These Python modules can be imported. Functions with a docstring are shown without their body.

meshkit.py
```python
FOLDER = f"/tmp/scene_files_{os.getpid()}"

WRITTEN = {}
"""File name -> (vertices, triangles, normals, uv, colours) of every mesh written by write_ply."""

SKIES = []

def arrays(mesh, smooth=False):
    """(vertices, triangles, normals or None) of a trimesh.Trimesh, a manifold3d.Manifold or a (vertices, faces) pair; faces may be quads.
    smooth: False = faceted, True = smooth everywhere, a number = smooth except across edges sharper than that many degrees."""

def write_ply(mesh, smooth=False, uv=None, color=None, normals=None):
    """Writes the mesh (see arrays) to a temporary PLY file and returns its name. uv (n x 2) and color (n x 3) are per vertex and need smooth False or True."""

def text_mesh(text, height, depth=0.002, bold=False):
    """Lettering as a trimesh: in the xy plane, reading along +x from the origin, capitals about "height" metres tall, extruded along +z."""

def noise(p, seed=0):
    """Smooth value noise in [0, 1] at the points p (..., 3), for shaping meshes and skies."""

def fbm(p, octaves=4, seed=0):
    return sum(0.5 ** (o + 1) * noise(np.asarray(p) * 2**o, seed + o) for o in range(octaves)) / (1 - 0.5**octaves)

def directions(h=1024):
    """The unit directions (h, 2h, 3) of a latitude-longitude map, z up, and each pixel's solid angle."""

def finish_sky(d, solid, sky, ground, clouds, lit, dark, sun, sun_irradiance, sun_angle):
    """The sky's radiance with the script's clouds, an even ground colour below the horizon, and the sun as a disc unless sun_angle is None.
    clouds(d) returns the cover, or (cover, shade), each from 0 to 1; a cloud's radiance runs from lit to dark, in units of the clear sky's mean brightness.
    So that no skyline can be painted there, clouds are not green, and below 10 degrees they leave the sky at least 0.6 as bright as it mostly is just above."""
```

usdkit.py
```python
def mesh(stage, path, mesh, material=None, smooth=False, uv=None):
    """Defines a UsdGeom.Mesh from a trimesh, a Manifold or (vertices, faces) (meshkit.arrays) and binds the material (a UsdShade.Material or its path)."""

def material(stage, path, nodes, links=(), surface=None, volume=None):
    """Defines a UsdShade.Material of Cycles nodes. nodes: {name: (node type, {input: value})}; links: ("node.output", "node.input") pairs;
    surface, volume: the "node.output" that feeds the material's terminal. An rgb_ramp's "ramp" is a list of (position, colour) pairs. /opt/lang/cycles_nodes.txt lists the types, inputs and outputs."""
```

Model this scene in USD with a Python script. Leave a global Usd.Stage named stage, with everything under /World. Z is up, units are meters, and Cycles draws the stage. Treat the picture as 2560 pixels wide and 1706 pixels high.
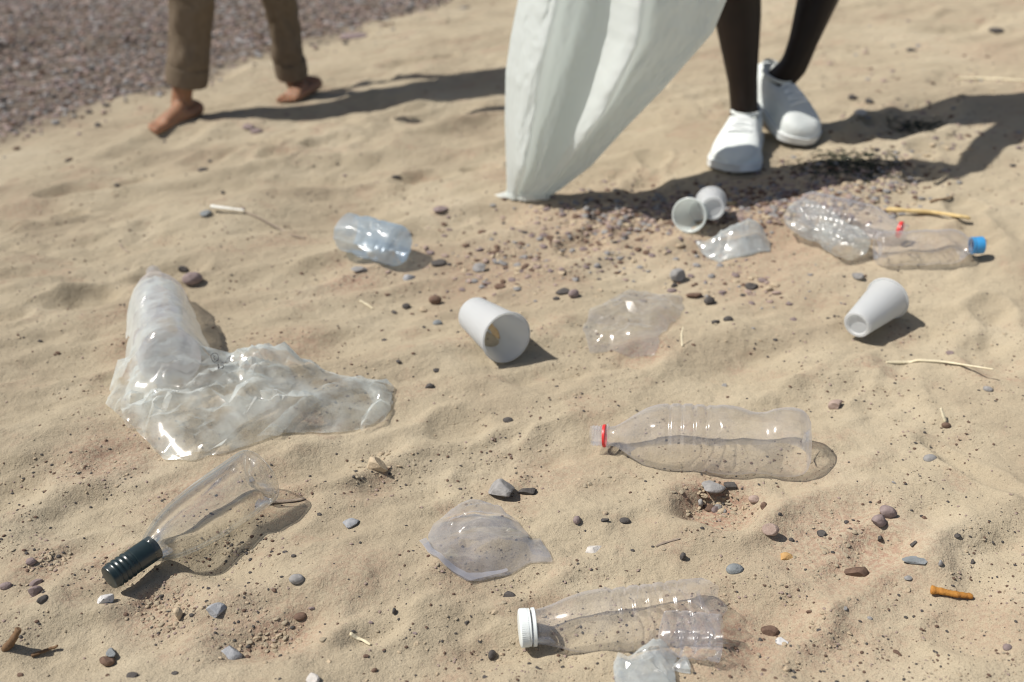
import math, random, re
import numpy as np
import trimesh
import manifold3d as m3
from scipy.spatial import Delaunay, cKDTree
from scipy.interpolate import LinearNDInterpolator
from shapely.geometry import Polygon, Point
import shapely
import usdkit, meshkit
from pxr import Usd, UsdGeom, UsdLux, UsdShade, Gf, Sdf, Vt

stage = Usd.Stage.CreateInMemory()
UsdGeom.SetStageUpAxis(stage, UsdGeom.Tokens.z)
UsdGeom.SetStageMetersPerUnit(stage, 1.0)
world = UsdGeom.Xform.Define(stage, '/World')
stage.SetDefaultPrim(world.GetPrim())
UsdGeom.Scope.Define(stage, '/World/Looks')

# ------------------------------------------------------------------ camera
F, CX, CY, PITCH, CAM_H = 2600.0, 1280.0, 853.0, math.radians(28.4), 0.80
EYE = np.array([0.0, 0.0, CAM_H])
FWD = np.array([0, math.cos(PITCH), -math.sin(PITCH)])
UP = np.array([0, math.sin(PITCH), math.cos(PITCH)])
RIGHT = np.array([1.0, 0, 0])
cam = UsdGeom.Camera.Define(stage, '/World/camera')
cam.CreateHorizontalApertureAttr(36.0)
cam.CreateVerticalApertureAttr(36.0 * 1706 / 2560)
cam.CreateFocalLengthAttr(36.0 * F / 2560)
cam.CreateClippingRangeAttr(Gf.Vec2f(0.02, 2000))
cam.CreateFStopAttr(3.6)
cam.CreateFocusDistanceAttr(1.24)
cam.CreateExposureAttr(0.26)
M = Gf.Matrix4d(1)
M.SetRow(0, Gf.Vec4d(*RIGHT, 0)); M.SetRow(1, Gf.Vec4d(*UP, 0)); M.SetRow(2, Gf.Vec4d(*(-FWD), 0)); M.SetRow(3, Gf.Vec4d(*EYE, 1))
cam.AddTransformOp().Set(M)

# ------------------------------------------------------------------ sky and sun
SUN_EL = math.radians(54)
SH = math.radians(6)                         # shadows fall to the right
TO_SUN = np.array([-math.cos(SH) * math.cos(SUN_EL), -math.sin(SH) * math.cos(SUN_EL), math.sin(SUN_EL)])
dome_mat = usdkit.material(stage, '/World/Looks/sky_material', {
    's': ('sky_texture', {'sky_type': 'single_scattering', 'sun_disc': False, 'sun_elevation': SUN_EL,
                          'sun_rotation': math.atan2(TO_SUN[0], TO_SUN[1]), 'aerosol_density': 2.6}),
    'b': ('background_shader', {'strength': 0.062})}, [('s.color', 'b.color')], surface='b.background')
dome = UsdLux.DomeLight.Define(stage, '/World/sky')
UsdShade.MaterialBindingAPI.Apply(dome.GetPrim()).Bind(dome_mat)
sun = UsdLux.DistantLight.Define(stage, '/World/sun')
sun.CreateIntensityAttr(1.12); sun.CreateAngleAttr(0.53); sun.CreateNormalizeAttr(True)
sun.CreateColorAttr(Gf.Vec3f(1.0, 0.955, 0.89))
z = Gf.Vec3d(*TO_SUN); up = Gf.Vec3d(0, 0, 1); xx = Gf.Cross(up, z).GetNormalized(); yy = Gf.Cross(z, xx)
R = Gf.Matrix4d(1); R.SetRow(0, Gf.Vec4d(*xx, 0)); R.SetRow(1, Gf.Vec4d(*yy, 0)); R.SetRow(2, Gf.Vec4d(*z, 0))
sun.AddTransformOp().Set(R)

rng = np.random.default_rng(7)
noise, fbm = meshkit.noise, meshkit.fbm

# ------------------------------------------------------------------ naming and tagging
used = {}
def numbered(path):
    n = used.get(path, 0); used[path] = n + 1
    return path if n == 0 else f'{path}_{n:03d}'
def ppath(parent):
    return '/World' if parent is None else str(parent.GetPath())
def tag(p, label=None, cat=None, group=None, kind=None):
    for k, v in (('label', label), ('category', cat), ('group', group), ('kind', kind)):
        if v: p.SetCustomDataByKey(k, v)
    return p
def thing(name, label, cat, loc=(0, 0, 0), group=None):
    x = UsdGeom.Xform.Define(stage, numbered('/World/' + name))
    x.AddTranslateOp().Set(Gf.Vec3d(*map(float, loc)))
    p = x.GetPrim(); p.SetCustomDataByKey('at', Gf.Vec3d(*map(float, loc)))
    return tag(p, label, cat, group)
def origin(parent):
    while parent is not None and str(parent.GetPath()) != '/World':
        at_ = parent.GetCustomDataByKey('at')
        if at_ is not None: return np.array(at_)
        parent = parent.GetParent()
    return np.zeros(3)
def obj(name, mesh, mat, parent=None, smooth=35, label=None):
    """One Mesh prim; the vertices are given in world space and stored about the thing's base."""
    v, f, _ = meshkit.arrays(mesh)
    m = usdkit.mesh(stage, numbered(ppath(parent) + '/' + name), (v - origin(parent), f), mat, smooth=smooth)
    if label: m.GetPrim().SetCustomDataByKey('label', label)
    return m.GetPrim()
def single(name, mesh, mat, label, cat, group=None, smooth=35, kind=None):
    """A thing that is one mesh, its origin at its base."""
    v, f, _ = meshkit.arrays(mesh)
    b = np.array([*(v[:, :2].min(0) + v[:, :2].max(0)) / 2, v[:, 2].min()])
    m = usdkit.mesh(stage, numbered('/World/' + name), (v - b, f), mat, smooth=smooth)
    m.AddTranslateOp().Set(Gf.Vec3d(*b))
    return tag(m.GetPrim(), label, cat, group, kind)

# ------------------------------------------------------------------ the lie of the sand
def sstep(a, b, x):
    t = np.clip((x - a) / (b - a), 0, 1); return t * t * (3 - 2 * t)
def ray(px, py):
    px, py = np.asarray(px, float), np.asarray(py, float)
    d = FWD * F + (px - CX)[..., None] * RIGHT + (CY - py)[..., None] * UP
    return d / np.linalg.norm(d, axis=-1, keepdims=True)
def base_h(x, y):
    return 0.065 * np.clip(x, -5, 5) * sstep(1.25, 2.3, y)
def on_base(px, py):
    d = ray(px, py); t = CAM_H / -d[..., 2]
    for _ in range(14):
        p = EYE + d * t[..., None]; t = (base_h(p[..., 0], p[..., 1]) - CAM_H) / d[..., 2]
    return EYE + d * t[..., None]
# dents, foot marks and low mounds: where, half length, half width, turn (degrees), depth (negative is a mound), steepness
DENTS = []
def dent(px, py, a, b, turn, depth, hard=1.0):
    p = on_base(np.array(px), np.array(py)); DENTS.append((p[0], p[1], a, b, math.radians(turn), depth, hard))
dent(1790, 1275, .050, .044, 10, .020, 3.5)
dent(1150, 1140, .10, .05, 20, .010); dent(820, 1150, .08, .035, 30, .010); dent(300, 1240, .12, .05, 25, .010)
dent(640, 1600, .13, .06, 20, .010); dent(280, 1590, .07, .05, 0, .010); dent(900, 1440, .10, .05, 15, -.010)
dent(1030, 1640, .09, .05, 10, .012); dent(1340, 1620, .06, .025, 10, .010); dent(2150, 1340, .11, .05, 20, .012)
dent(2350, 1270, .12, .06, 20, -.012); dent(2420, 1180, .07, .02, -60, .012, 1.6); dent(2250, 1600, .13, .05, 35, .012)
dent(1980, 1640, .07, .03, 20, .008); dent(1860, 1555, .06, .045, 30, .012, 1.5); dent(470, 560, .14, .07, 15, -.012)
dent(200, 620, .18, .08, 15, .016); dent(120, 900, .14, .05, 25, .014); dent(60, 1080, .12, .05, 15, -.012)
dent(640, 690, .16, .05, 20, .016); dent(1000, 740, .16, .05, 18, .014); dent(880, 860, .11, .05, 20, .012)
dent(1400, 760, .12, .06, 10, -.012); dent(1470, 1010, .15, .08, 10, -.012); dent(2300, 830, .13, .06, 10, .014)
dent(2450, 700, .12, .06, 20, -.012); dent(1900, 880, .10, .05, 20, .012); dent(2050, 1000, .09, .05, 20, .010)
dent(720, 450, .20, .07, 12, .018); dent(320, 450, .22, .08, 15, .016); dent(1000, 330, .25, .09, 12, -.02)
dent(900, 500, .2, .07, 10, .016); dent(1560, 430, .16, .07, 12, .016); dent(2300, 200, .3, .1, 10, .02); dent(1600, 250, .2, .08, 10, -.015)
dent(1480, 600, .15, .08, 10, .012); dent(180, 1400, .05, .035, 20, .010, 1.5); dent(410, 1530, .05, .04, 0, .010, 1.5); dent(700, 1590, .05, .03, 30, .009, 1.5)
dent(560, 1380, .04, .03, 30, .006); dent(100, 1640, .08, .05, 20, .010)
def footprint(px, py, turn, s=1.0, depth=.014):
    p = on_base(np.array(px), np.array(py)); c, sn = math.cos(math.radians(turn)), math.sin(math.radians(turn))
    for along, side, a, b, dp in ((.075, .004, .058, .040, 1.0), (-.075, 0, .036, .031, .9), (0, .008, .05, .024, .45)):
        DENTS.append((p[0] + (along * c - side * sn) * s, p[1] + (along * sn + side * c) * s, a * s, b * s, math.radians(turn), depth * dp, 2.2))
for f_ in ((900, 215, 200), (1060, 160, 195), (600, 395, 205), (250, 470, 200), (80, 560, 210), (760, 390, 30), (1010, 560, 20), (330, 700, 40), (120, 760, 30), (1130, 420, 195), (1480, 560, 250), (1620, 420, 255), (2150, 330, 240), (2300, 420, 250),
           (2420, 560, 255), (2480, 830, 250), (2230, 960, 245), (1480, 900, 200), (1330, 1130, 30), (1020, 1080, 205), (860, 1240, 20), (180, 1180, 25), (60, 1330, 35), (840, 1500, 200), (1080, 1500, 25), (2450, 1500, 60), (2080, 1480, 30), (2300, 1330, 35), (430, 1420, 20), (1560, 250, 190)):
    footprint(*f_, depth=.012 if f_[1] < 900 else .0075)
D = np.array([d for d in DENTS])
dn = np.random.default_rng(5)
for _ in range(210):                           # nameless scuffs all over the beach
    y = 0.9 + 3.6 * dn.random() ** 1.3; x = dn.uniform(-.62, .62) * (y + .25)
    s = dn.uniform(.02, .055) * (0.8 + .45 * y)
    D = np.vstack([D, [x, y, s * 1.7, s * .75, dn.normal(.35, .35), dn.choice([1, 1, -1]) * s * dn.uniform(.07, .18), dn.choice([1, 1.6, 2.4])]])
DT = cKDTree(D[:, :2])
def ground(x, y):
    x, y = np.asarray(x, float), np.asarray(y, float); shp = x.shape
    x, y = x.ravel(), y.ravel(); o = np.zeros_like(x)
    h = base_h(x, y)
    near = (np.abs(x) < 5) & (y > -.5) & (y < 8)
    X, Y = x[near], y[near]
    c, s = math.cos(.36), math.sin(.36)
    A, B = X * c + Y * s, -X * s + Y * c        # A runs along the wind ridges, that climb to the right
    k = 0.045 * (fbm(np.stack([X * 1.3, Y * 1.3, 0 * X], -1), 2, 3) - .5)
    k += 0.030 * (fbm(np.stack([A * 2.2, B * 6.5, 0 * X + 4], -1), 3, 11) - .5)
    k += 0.011 * (fbm(np.stack([A * 9, B * 20, 0 * X + 9], -1), 3, 21) - .5)
    rip = noise(np.stack([A * 16, B * 55, 0 * X + 1], -1), 31)
    k += 0.0035 * (rip - .5) * (0.3 + noise(np.stack([X * 4, Y * 4, 0 * X], -1), 77))
    k += 0.0048 * (fbm(np.stack([X * 36, Y * 36, 0 * X], -1), 3, 41) - .5)
    tramp = sstep(.40, .68, fbm(np.stack([X * 2.1, Y * 2.6, 0 * X + 2], -1), 3, 19))
    k += tramp * .013 * (np.abs(fbm(np.stack([X * 11, Y * 13, 0 * X], -1), 3, 23) - .5) * 2 - .25)
    lump = noise(np.stack([X * 85, Y * 85, 0 * X], -1), 55)
    patch = sstep(.48, .7, fbm(np.stack([X * 3.4, Y * 4.2, 0 * X + 6], -1), 3, 91))
    k += patch * 0.0040 * np.maximum(lump - .5, 0) ** 1.3
    wx = 0.020 * (noise(np.stack([X * 18, Y * 18, 0 * X], -1), 61) - .5)
    wy = 0.020 * (noise(np.stack([X * 18, Y * 18, 0 * X + 3], -1), 62) - .5)
    pts = np.stack([X, Y], -1)
    todo_ = D if len(X) > 60 else D[sorted({q for l in DT.query_ball_point(pts, .62) for q in l})]
    order = np.argsort(Y, kind='stable'); YS = Y[order]
    for dx, dy, a, b, tn, dep, hard in todo_:
        reach = 2.2 * a + .03
        m = order[np.searchsorted(YS, dy - reach):np.searchsorted(YS, dy + reach)]
        m = m[np.abs(X[m] - dx) < reach]
        if not len(m): continue
        ux, uy = X[m] - dx + wx[m], Y[m] - dy + wy[m]
        ct, st = math.cos(tn), math.sin(tn)
        q = ((ux * ct + uy * st) / a) ** 2 + ((-ux * st + uy * ct) / b) ** 2
        w = np.exp(-np.power(q, hard))
        k[m] += -dep * w + (0.35 * dep * np.exp(-((np.sqrt(q) - 1.45) / .35) ** 2) if dep > 0 else 0)
    edge = sstep(5, 3.5, np.abs(X)) * sstep(8, 6, Y) * sstep(-.5, .3, Y)
    o[near] = k * edge
    far = np.hypot(x, y)
    o += sstep(6, 40, far) * .5 * (noise(np.stack([x * .05, y * .05, 0 * x], -1), 8) - .5)
    return (h + o).reshape(shp)
def at(px, py, up=0.0):
    """The place on the sand (up metres above it) that lies under a pixel of the 2560 wide photograph."""
    d = ray(px, py); t = np.asarray((CAM_H - up) / -d[..., 2])
    for _ in range(10):
        p = EYE + d * t[..., None]
        t = .35 * t + .65 * (ground(p[..., 0], p[..., 1]) + up - CAM_H) / d[..., 2]
    return EYE + d * t[..., None]
def away(px, py, Y):
    """The point over a pixel at the distance Y from the camera along the beach."""
    d = ray(px, py); return EYE + d * (Y / d[1])
def pix(p):
    q = np.asarray(p) - EYE; w = q @ FWD
    return CX + F * (q @ RIGHT) / w, CY - F * (q @ UP) / w
def mpp(p):                                    # metres per photograph pixel at p
    return float((np.asarray(p) - EYE) @ FWD / F)

# ------------------------------------------------------------------ materials
def mat(name, nodes, links, surface):
    return usdkit.material(stage, '/World/Looks/' + name, nodes, links, surface=surface)
def solid(name, c, rough=.6, c2=None, scale=60, bump=0.0, bscale=300, spec=.4, sss=0.0, extra=None):
    nodes = {'t': ('texture_coordinate', {}), 'g': ('geometry', {}), 'p': ('principled_bsdf', {'roughness': rough, 'specular_ior_level': spec, **(extra or {})})}
    links = []
    if c2 is None: nodes['p'][1]['base_color'] = c
    else:
        nodes |= {'n': ('noise_texture', {'scale': scale, 'detail': 4, 'roughness': .6}), 'r': ('rgb_ramp', {'ramp': [(.3, c), (.7, c2)]})}
        links += [('t.object', 'n.vector'), ('n.fac', 'r.fac'), ('r.color', 'p.base_color')]
    if bump:
        nodes |= {'bn': ('noise_texture', {'scale': bscale, 'detail': 4, 'roughness': .6}), 'b': ('bump', {'strength': bump, 'distance': .002})}
        links += [('t.object', 'bn.vector'), ('bn.fac', 'b.height'), ('b.normal', 'p.normal')]
    if sss: nodes['p'][1].update({'subsurface_weight': sss, 'subsurface_scale': .004})
    return mat(name, nodes, links, 'p.BSDF')
def clear(name, haze=.06, haze2=.2, hscale=20, graze=.4, tint=(.985, .985, .985), rough=.14, milk=(.70, .71, .73), ior=1.5, cap_=.35, edge_tint=None, bump=0.0, bscale=120):
    """Thin clear plastic or glass: one sees through it, it mirrors by Fresnel, and it is milkier where it is scuffed or seen edge on."""
    nodes = {'t': ('texture_coordinate', {}), 'tr': ('transparent_bsdf', {'color': tint}), 'df': ('diffuse_bsdf', {'color': milk}), 'tl': ('translucent_bsdf', {'color': milk}),
             'm0': ('mix_closure', {'fac': .5}), 'm1': ('mix_closure', {}), 'gl': ('glossy_bsdf', {'color': (1, 1, 1), 'roughness': rough}),
             'fr': ('fresnel', {'IOR': ior}), 'fm': ('math', {'math_type': 'minimum', 'value2': cap_}), 'm2': ('mix_closure', {}),
             'hn': ('noise_texture', {'scale': hscale, 'detail': 4, 'roughness': .62}), 'hr': ('map_range', {'from_min': .40, 'from_max': .66, 'to_min': haze, 'to_max': haze2, 'clamp': True}),
             'lw': ('layer_weight', {'blend': .5}), 'gr': ('map_range', {'from_min': .55, 'from_max': 1.0, 'to_min': 0, 'to_max': graze, 'clamp': True}), 'ha': ('math', {'math_type': 'add', 'use_clamp': True})}
    links = [('df.BSDF', 'm0.closure1'), ('tl.BSDF', 'm0.closure2'), ('tr.BSDF', 'm1.closure1'), ('m0.closure', 'm1.closure2'),
             ('m1.closure', 'm2.closure1'), ('gl.BSDF', 'm2.closure2'), ('fr.fac', 'fm.value1'), ('fm.value', 'm2.fac'),
             ('t.object', 'hn.vector'), ('hn.fac', 'hr.value'), ('lw.facing', 'gr.value'), ('hr.result', 'ha.value1'), ('gr.result', 'ha.value2'), ('ha.value', 'm1.fac')]
    if edge_tint:
        nodes |= {'er': ('rgb_ramp', {'ramp': [(.55, tint), (.97, edge_tint)]})}
        links += [('lw.facing', 'er.fac'), ('er.color', 'tr.color')]
    if bump:
        nodes |= {'bn': ('noise_texture', {'scale': bscale, 'detail': 2, 'roughness': .5}), 'b': ('bump', {'strength': bump, 'distance': .003})}
        links += [('t.object', 'bn.vector'), ('bn.fac', 'b.height'), ('b.normal', 'gl.normal')]
    return mat(name, nodes, links, 'm2.closure')

SAND_A, SAND_B, SAND_C, SAND_PINK = (.408, .348, .250), (.338, .280, .200), (.462, .402, .298), (.33, .205, .150)
sand = mat('sand_material', {
    'g': ('geometry', {}),
    'n1': ('noise_texture', {'scale': 3.2, 'detail': 5, 'roughness': .6}), 'r1': ('rgb_ramp', {'ramp': [(.30, SAND_B), (.52, SAND_A), (.75, SAND_C)]}),
    'n2': ('noise_texture', {'scale': 9, 'detail': 4, 'roughness': .65}), 'r2': ('map_range', {'from_min': .54, 'from_max': .70, 'to_min': 0, 'to_max': .62, 'clamp': True}),
    'pa': ('attribute', {'attribute': 'coarse'}), 'pm': ('math', {'math_type': 'maximum'}),
    'n2b': ('noise_texture', {'scale': 160, 'detail': 3, 'roughness': .7}), 'r2b': ('map_range', {'from_min': .42, 'from_max': .60, 'to_min': .15, 'to_max': 1, 'clamp': True}), 'pm2': ('math', {'math_type': 'multiply'}),
    'mp': ('mix_color', {'b': SAND_PINK}),
    'sa': ('attribute', {'attribute': 'shingle'}), 'sm': ('mix_color', {'b': (.115, .092, .084)}),
    'n3': ('noise_texture', {'scale': 700, 'detail': 3, 'roughness': .7}), 'r3': ('rgb_ramp', {'ramp': [(.30, (.60, .57, .53)), (.48, (1, 1, 1)), (.72, (1.12, 1.11, 1.08))]}),
    'mg': ('mix_color', {'blend_type': 'multiply', 'fac': .8}),
    'v': ('voronoi_texture', {'scale': 260, 'randomness': 1.0}), 'vr': ('map_range', {'from_min': .10, 'from_max': .22, 'to_min': 1, 'to_max': 0, 'clamp': True}),
    'vn': ('noise_texture', {'scale': 30, 'detail': 3}), 'vnr': ('map_range', {'from_min': .52, 'from_max': .66, 'to_min': 0, 'to_max': .75, 'clamp': True}), 'vm': ('math', {'math_type': 'multiply'}),
    'ms': ('mix_color', {'b': (.17, .12, .095)}),
    'b1n': ('noise_texture', {'scale': 420, 'detail': 5, 'roughness': .65}), 'b1': ('bump', {'strength': .75, 'distance': .0022}),
    'b2n': ('noise_texture', {'scale': 95, 'detail': 4, 'roughness': .6}), 'b2': ('bump', {'strength': .6, 'distance': .006}),
    'p': ('principled_bsdf', {'roughness': .95, 'specular_ior_level': .12, 'diffuse_roughness': .5})},
    [('g.position', f'{n}.vector') for n in ('n1', 'n2', 'n2b', 'n3', 'v', 'vn', 'b1n', 'b2n')] +
    [('n1.fac', 'r1.fac'), ('n2.fac', 'r2.value'), ('r2.result', 'pm.value1'), ('pa.fac', 'pm.value2'), ('n2b.fac', 'r2b.value'), ('pm.value', 'pm2.value1'), ('r2b.result', 'pm2.value2'),
     ('pm2.value', 'mp.fac'), ('r1.color', 'mp.a'), ('n3.fac', 'r3.fac'), ('sa.fac', 'sm.fac'), ('mp.result', 'sm.a'), ('sm.result', 'mg.a'), ('r3.color', 'mg.b'),
     ('v.distance', 'vr.value'), ('vn.fac', 'vnr.value'), ('vr.result', 'vm.value1'), ('vnr.result', 'vm.value2'), ('vm.value', 'ms.fac'), ('mg.result', 'ms.a'),
     ('ms.result', 'p.base_color'), ('b2n.fac', 'b2.height'), ('b1n.fac', 'b1.height'), ('b2.normal', 'b1.normal'), ('b1.normal', 'p.normal')], 'p.BSDF')

STONES = {
    'grey': ((.20, .195, .19), (.32, .31, .30)), 'dark': ((.055, .050, .048), (.11, .10, .092)), 'brown': ((.095, .06, .044), (.19, .125, .09)),
    'pink': ((.29, .215, .18), (.39, .305, .26)), 'pale': ((.45, .42, .38), (.60, .57, .53)), 'tan': ((.40, .32, .22), (.50, .41, .29)),
    'blue': ((.15, .165, .17), (.26, .275, .28)), 'mauve': ((.17, .13, .125), (.28, .225, .215)), 'slate': ((.22, .23, .245), (.36, .365, .375)), 'ochre': ((.42, .24, .09), (.55, .36, .16)), 'sandy': ((.33, .28, .20), (.43, .365, .265))}
SM = {k: solid('stone_' + k, a, .85, b, scale=110, bump=.6, bscale=420, spec=.25) for k, (a, b) in STONES.items()}
SM['speckled'] = mat('stone_speckled', {'t': ('texture_coordinate', {}), 'n': ('voronoi_texture', {'scale': 260}), 'r': ('rgb_ramp', {'ramp': [(.16, (.07, .07, .075)), (.30, (.44, .44, .43)), (.6, (.52, .51, .50))]}),
    'p': ('principled_bsdf', {'roughness': .9})}, [('t.object', 'n.vector'), ('n.distance', 'r.fac'), ('r.color', 'p.base_color')], 'p.BSDF')

# ------------------------------------------------------------------ the beach: one sheet, finer where it is near
def graded(a, b, d0, grow, lim):
    out, x, d = [a], a, d0
    while x < b:
        x += d; out.append(x); d = min(d * grow, lim)
    return out
xs = graded(0, 2.1, .0030, 1.0022, .0062); xs += graded(xs[-1], 600, .008, 1.16, 90)[1:]
xs = np.array([-v for v in xs[:0:-1]] + xs)
ys = graded(.80, 4.6, .0028, 1.0022, .0085); ys += graded(ys[-1], 700, .012, 1.16, 90)[1:]
ys = np.array([-v + .80 for v in graded(0, 300, .006, 1.18, 90)[:0:-1]] + ys)
GX, GY = np.meshgrid(xs, ys); GZ = ground(GX, GY)
def ground(x, y):
    """The height of the sheet as built, between its points."""
    x, y = np.asarray(x, float), np.asarray(y, float)
    i, j = np.clip(np.searchsorted(xs, x) - 1, 0, len(xs) - 2), np.clip(np.searchsorted(ys, y) - 1, 0, len(ys) - 2)
    u, v = np.clip((x - xs[i]) / (xs[i + 1] - xs[i]), 0, 1), np.clip((y - ys[j]) / (ys[j + 1] - ys[j]), 0, 1)
    return (GZ[j, i] * (1 - u) + GZ[j, i + 1] * u) * (1 - v) + (GZ[j + 1, i] * (1 - u) + GZ[j + 1, i + 1] * u) * v
V = np.stack([GX, GY, GZ], -1).reshape(-1, 3)
nx, ny = len(xs), len(ys)
i = (np.arange(ny - 1)[:, None] * nx + np.arange(nx - 1)).ravel()
Q = np.stack([i, i + 1, i + nx + 1, i + nx], -1)
sheet = usdkit.mesh(stage, '/World/sand_ground', (V, Q), sand, smooth=True)
coarse = np.zeros(len(V))
for px, py, r, s in [(1790, 1280, .055, 1.0), (2120, 1370, .10, .7), (2020, 1180, .05, .3), (1800, 1600, .07, .8), (480, 1240, .06, .6), (250, 1150, .06, .7), (110, 1410, .04, .6), (400, 1530, .045, .7), (700, 1600, .05, .7), (560, 1180, .04, .4), (1290, 1225, .05, .4), (1420, 700, .05, .5), (330, 870, .05, .5), (740, 860, .06, .5), (1380, 1180, .06, .4), (1610, 880, .05, .7), (2110, 1460, .05, .5), (1150, 1440, .04, .3), (880, 1420, .05, .4), (1010, 650, .09, .5), (2350, 600, .07, .3), (2480, 130, .12, .4), (1250, 440, .06, .5), (1870, 690, .12, .5), (60, 520, .07, .5), (2050, 1560, .07, .5), (690, 1260, .05, .5), (640, 1170, .05, .3),
                     (300, 1130, .07, .6), (1500, 560, .22, .6), (1900, 560, .25, .6), (1250, 680, .15, .5), (2170, 1390, .06, .8), (560, 1560, .06, .4), (2480, 1560, .06, .4), (740, 1600, .05, .4), (880, 700, .06, .8)]:
    p = at(px, py); q = np.hypot(V[:, 0] - p[0], V[:, 1] - p[1]) / r
    coarse = np.maximum(coarse, s * np.exp(-q ** 3))
# the darker shingle at the back
def shingle_amount(x, y):
    """0 on sand, 1 in the shingle that lies beyond a slanting edge at the back left."""
    a, b = SHA, SHB
    n = np.array([-(b - a)[1], (b - a)[0]]); n = n / np.linalg.norm(n)
    d = (x - a[0]) * n[0] + (y - a[1]) * n[1] + .26 * (fbm(np.stack([x * 2.2, y * 2.2, 0 * x], -1), 3, 5) - .5)
    return d
SHA, SHB = at(0, 385)[:2], at(900, 75)[:2]
UsdGeom.PrimvarsAPI(sheet).CreatePrimvar('coarse', Sdf.ValueTypeNames.FloatArray, 'vertex').Set(Vt.FloatArray.FromNumpy(coarse.astype(np.float32)))
shin = sstep(-.06, .16, shingle_amount(V[:, 0], V[:, 1])) * .8 * (V[:, 1] > 1) * (np.hypot(V[:, 0], V[:, 1]) < 60)
UsdGeom.PrimvarsAPI(sheet).CreatePrimvar('shingle', Sdf.ValueTypeNames.FloatArray, 'vertex').Set(Vt.FloatArray.FromNumpy(shin.astype(np.float32)))
tag(sheet.GetPrim(), 'pale tan sand of the beach, scuffed and dented, strewn with pebbles', 'sand', kind='structure')

# ------------------------------------------------------------------ stones
def pebble_mesh(seed, sub=2, rough=.16, facets=0, flat=.62, long=1.35):
    r = np.random.default_rng(seed)
    m = trimesh.creation.icosphere(sub, 1.0); v = np.array(m.vertices)
    if facets:                                 # broken stone: cut by planes
        for _ in range(facets):
            n = r.normal(size=3); n /= np.linalg.norm(n); c = r.uniform(.45, .80)
            d = v @ n - c; v -= np.maximum(d, 0)[:, None] * n
    v *= 1 + rough * (fbm(v * 1.4 + r.uniform(0, 50, 3), 3, seed % 97) - .5)[:, None] * 2
    v *= np.array([long, 1.0, flat])
    v /= np.abs(v[:, 0]).max()
    return v, np.array(m.faces)
def place_stone(name, px, py, wpx, kind, label, seed, hp=None, facets=0, turn=None, sink=.25, cat='stone', group=None, long=1.35, sub=3, tilt=0):
    p = at(px, py + wpx * .2); s = wpx * mpp(p) / 2
    flat = .62 if hp is None else np.clip(hp / wpx * 1.15, .25, 1.6)
    v, f = pebble_mesh(seed, sub, .14 if facets else .12, facets, flat, long)
    r = np.random.default_rng(seed + 1)
    a = math.radians(turn) if turn is not None else r.uniform(-.6, .6)
    c, sn = math.cos(a), math.sin(a)
    if tilt:
        ct, st = math.cos(math.radians(tilt)), math.sin(math.radians(tilt)); v = v @ np.array([[ct, 0, st], [0, 1, 0], [-st, 0, ct]])
    v = v @ np.array([[c, sn, 0], [-sn, c, 0], [0, 0, 1]]) * s
    h = v[:, 2].max() - v[:, 2].min()
    v[:, 2] -= v[:, 2].min() + sink * h
    return single(name, (v + p, f), SM[kind], label, cat, group, smooth=35 if facets else 60)
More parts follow.
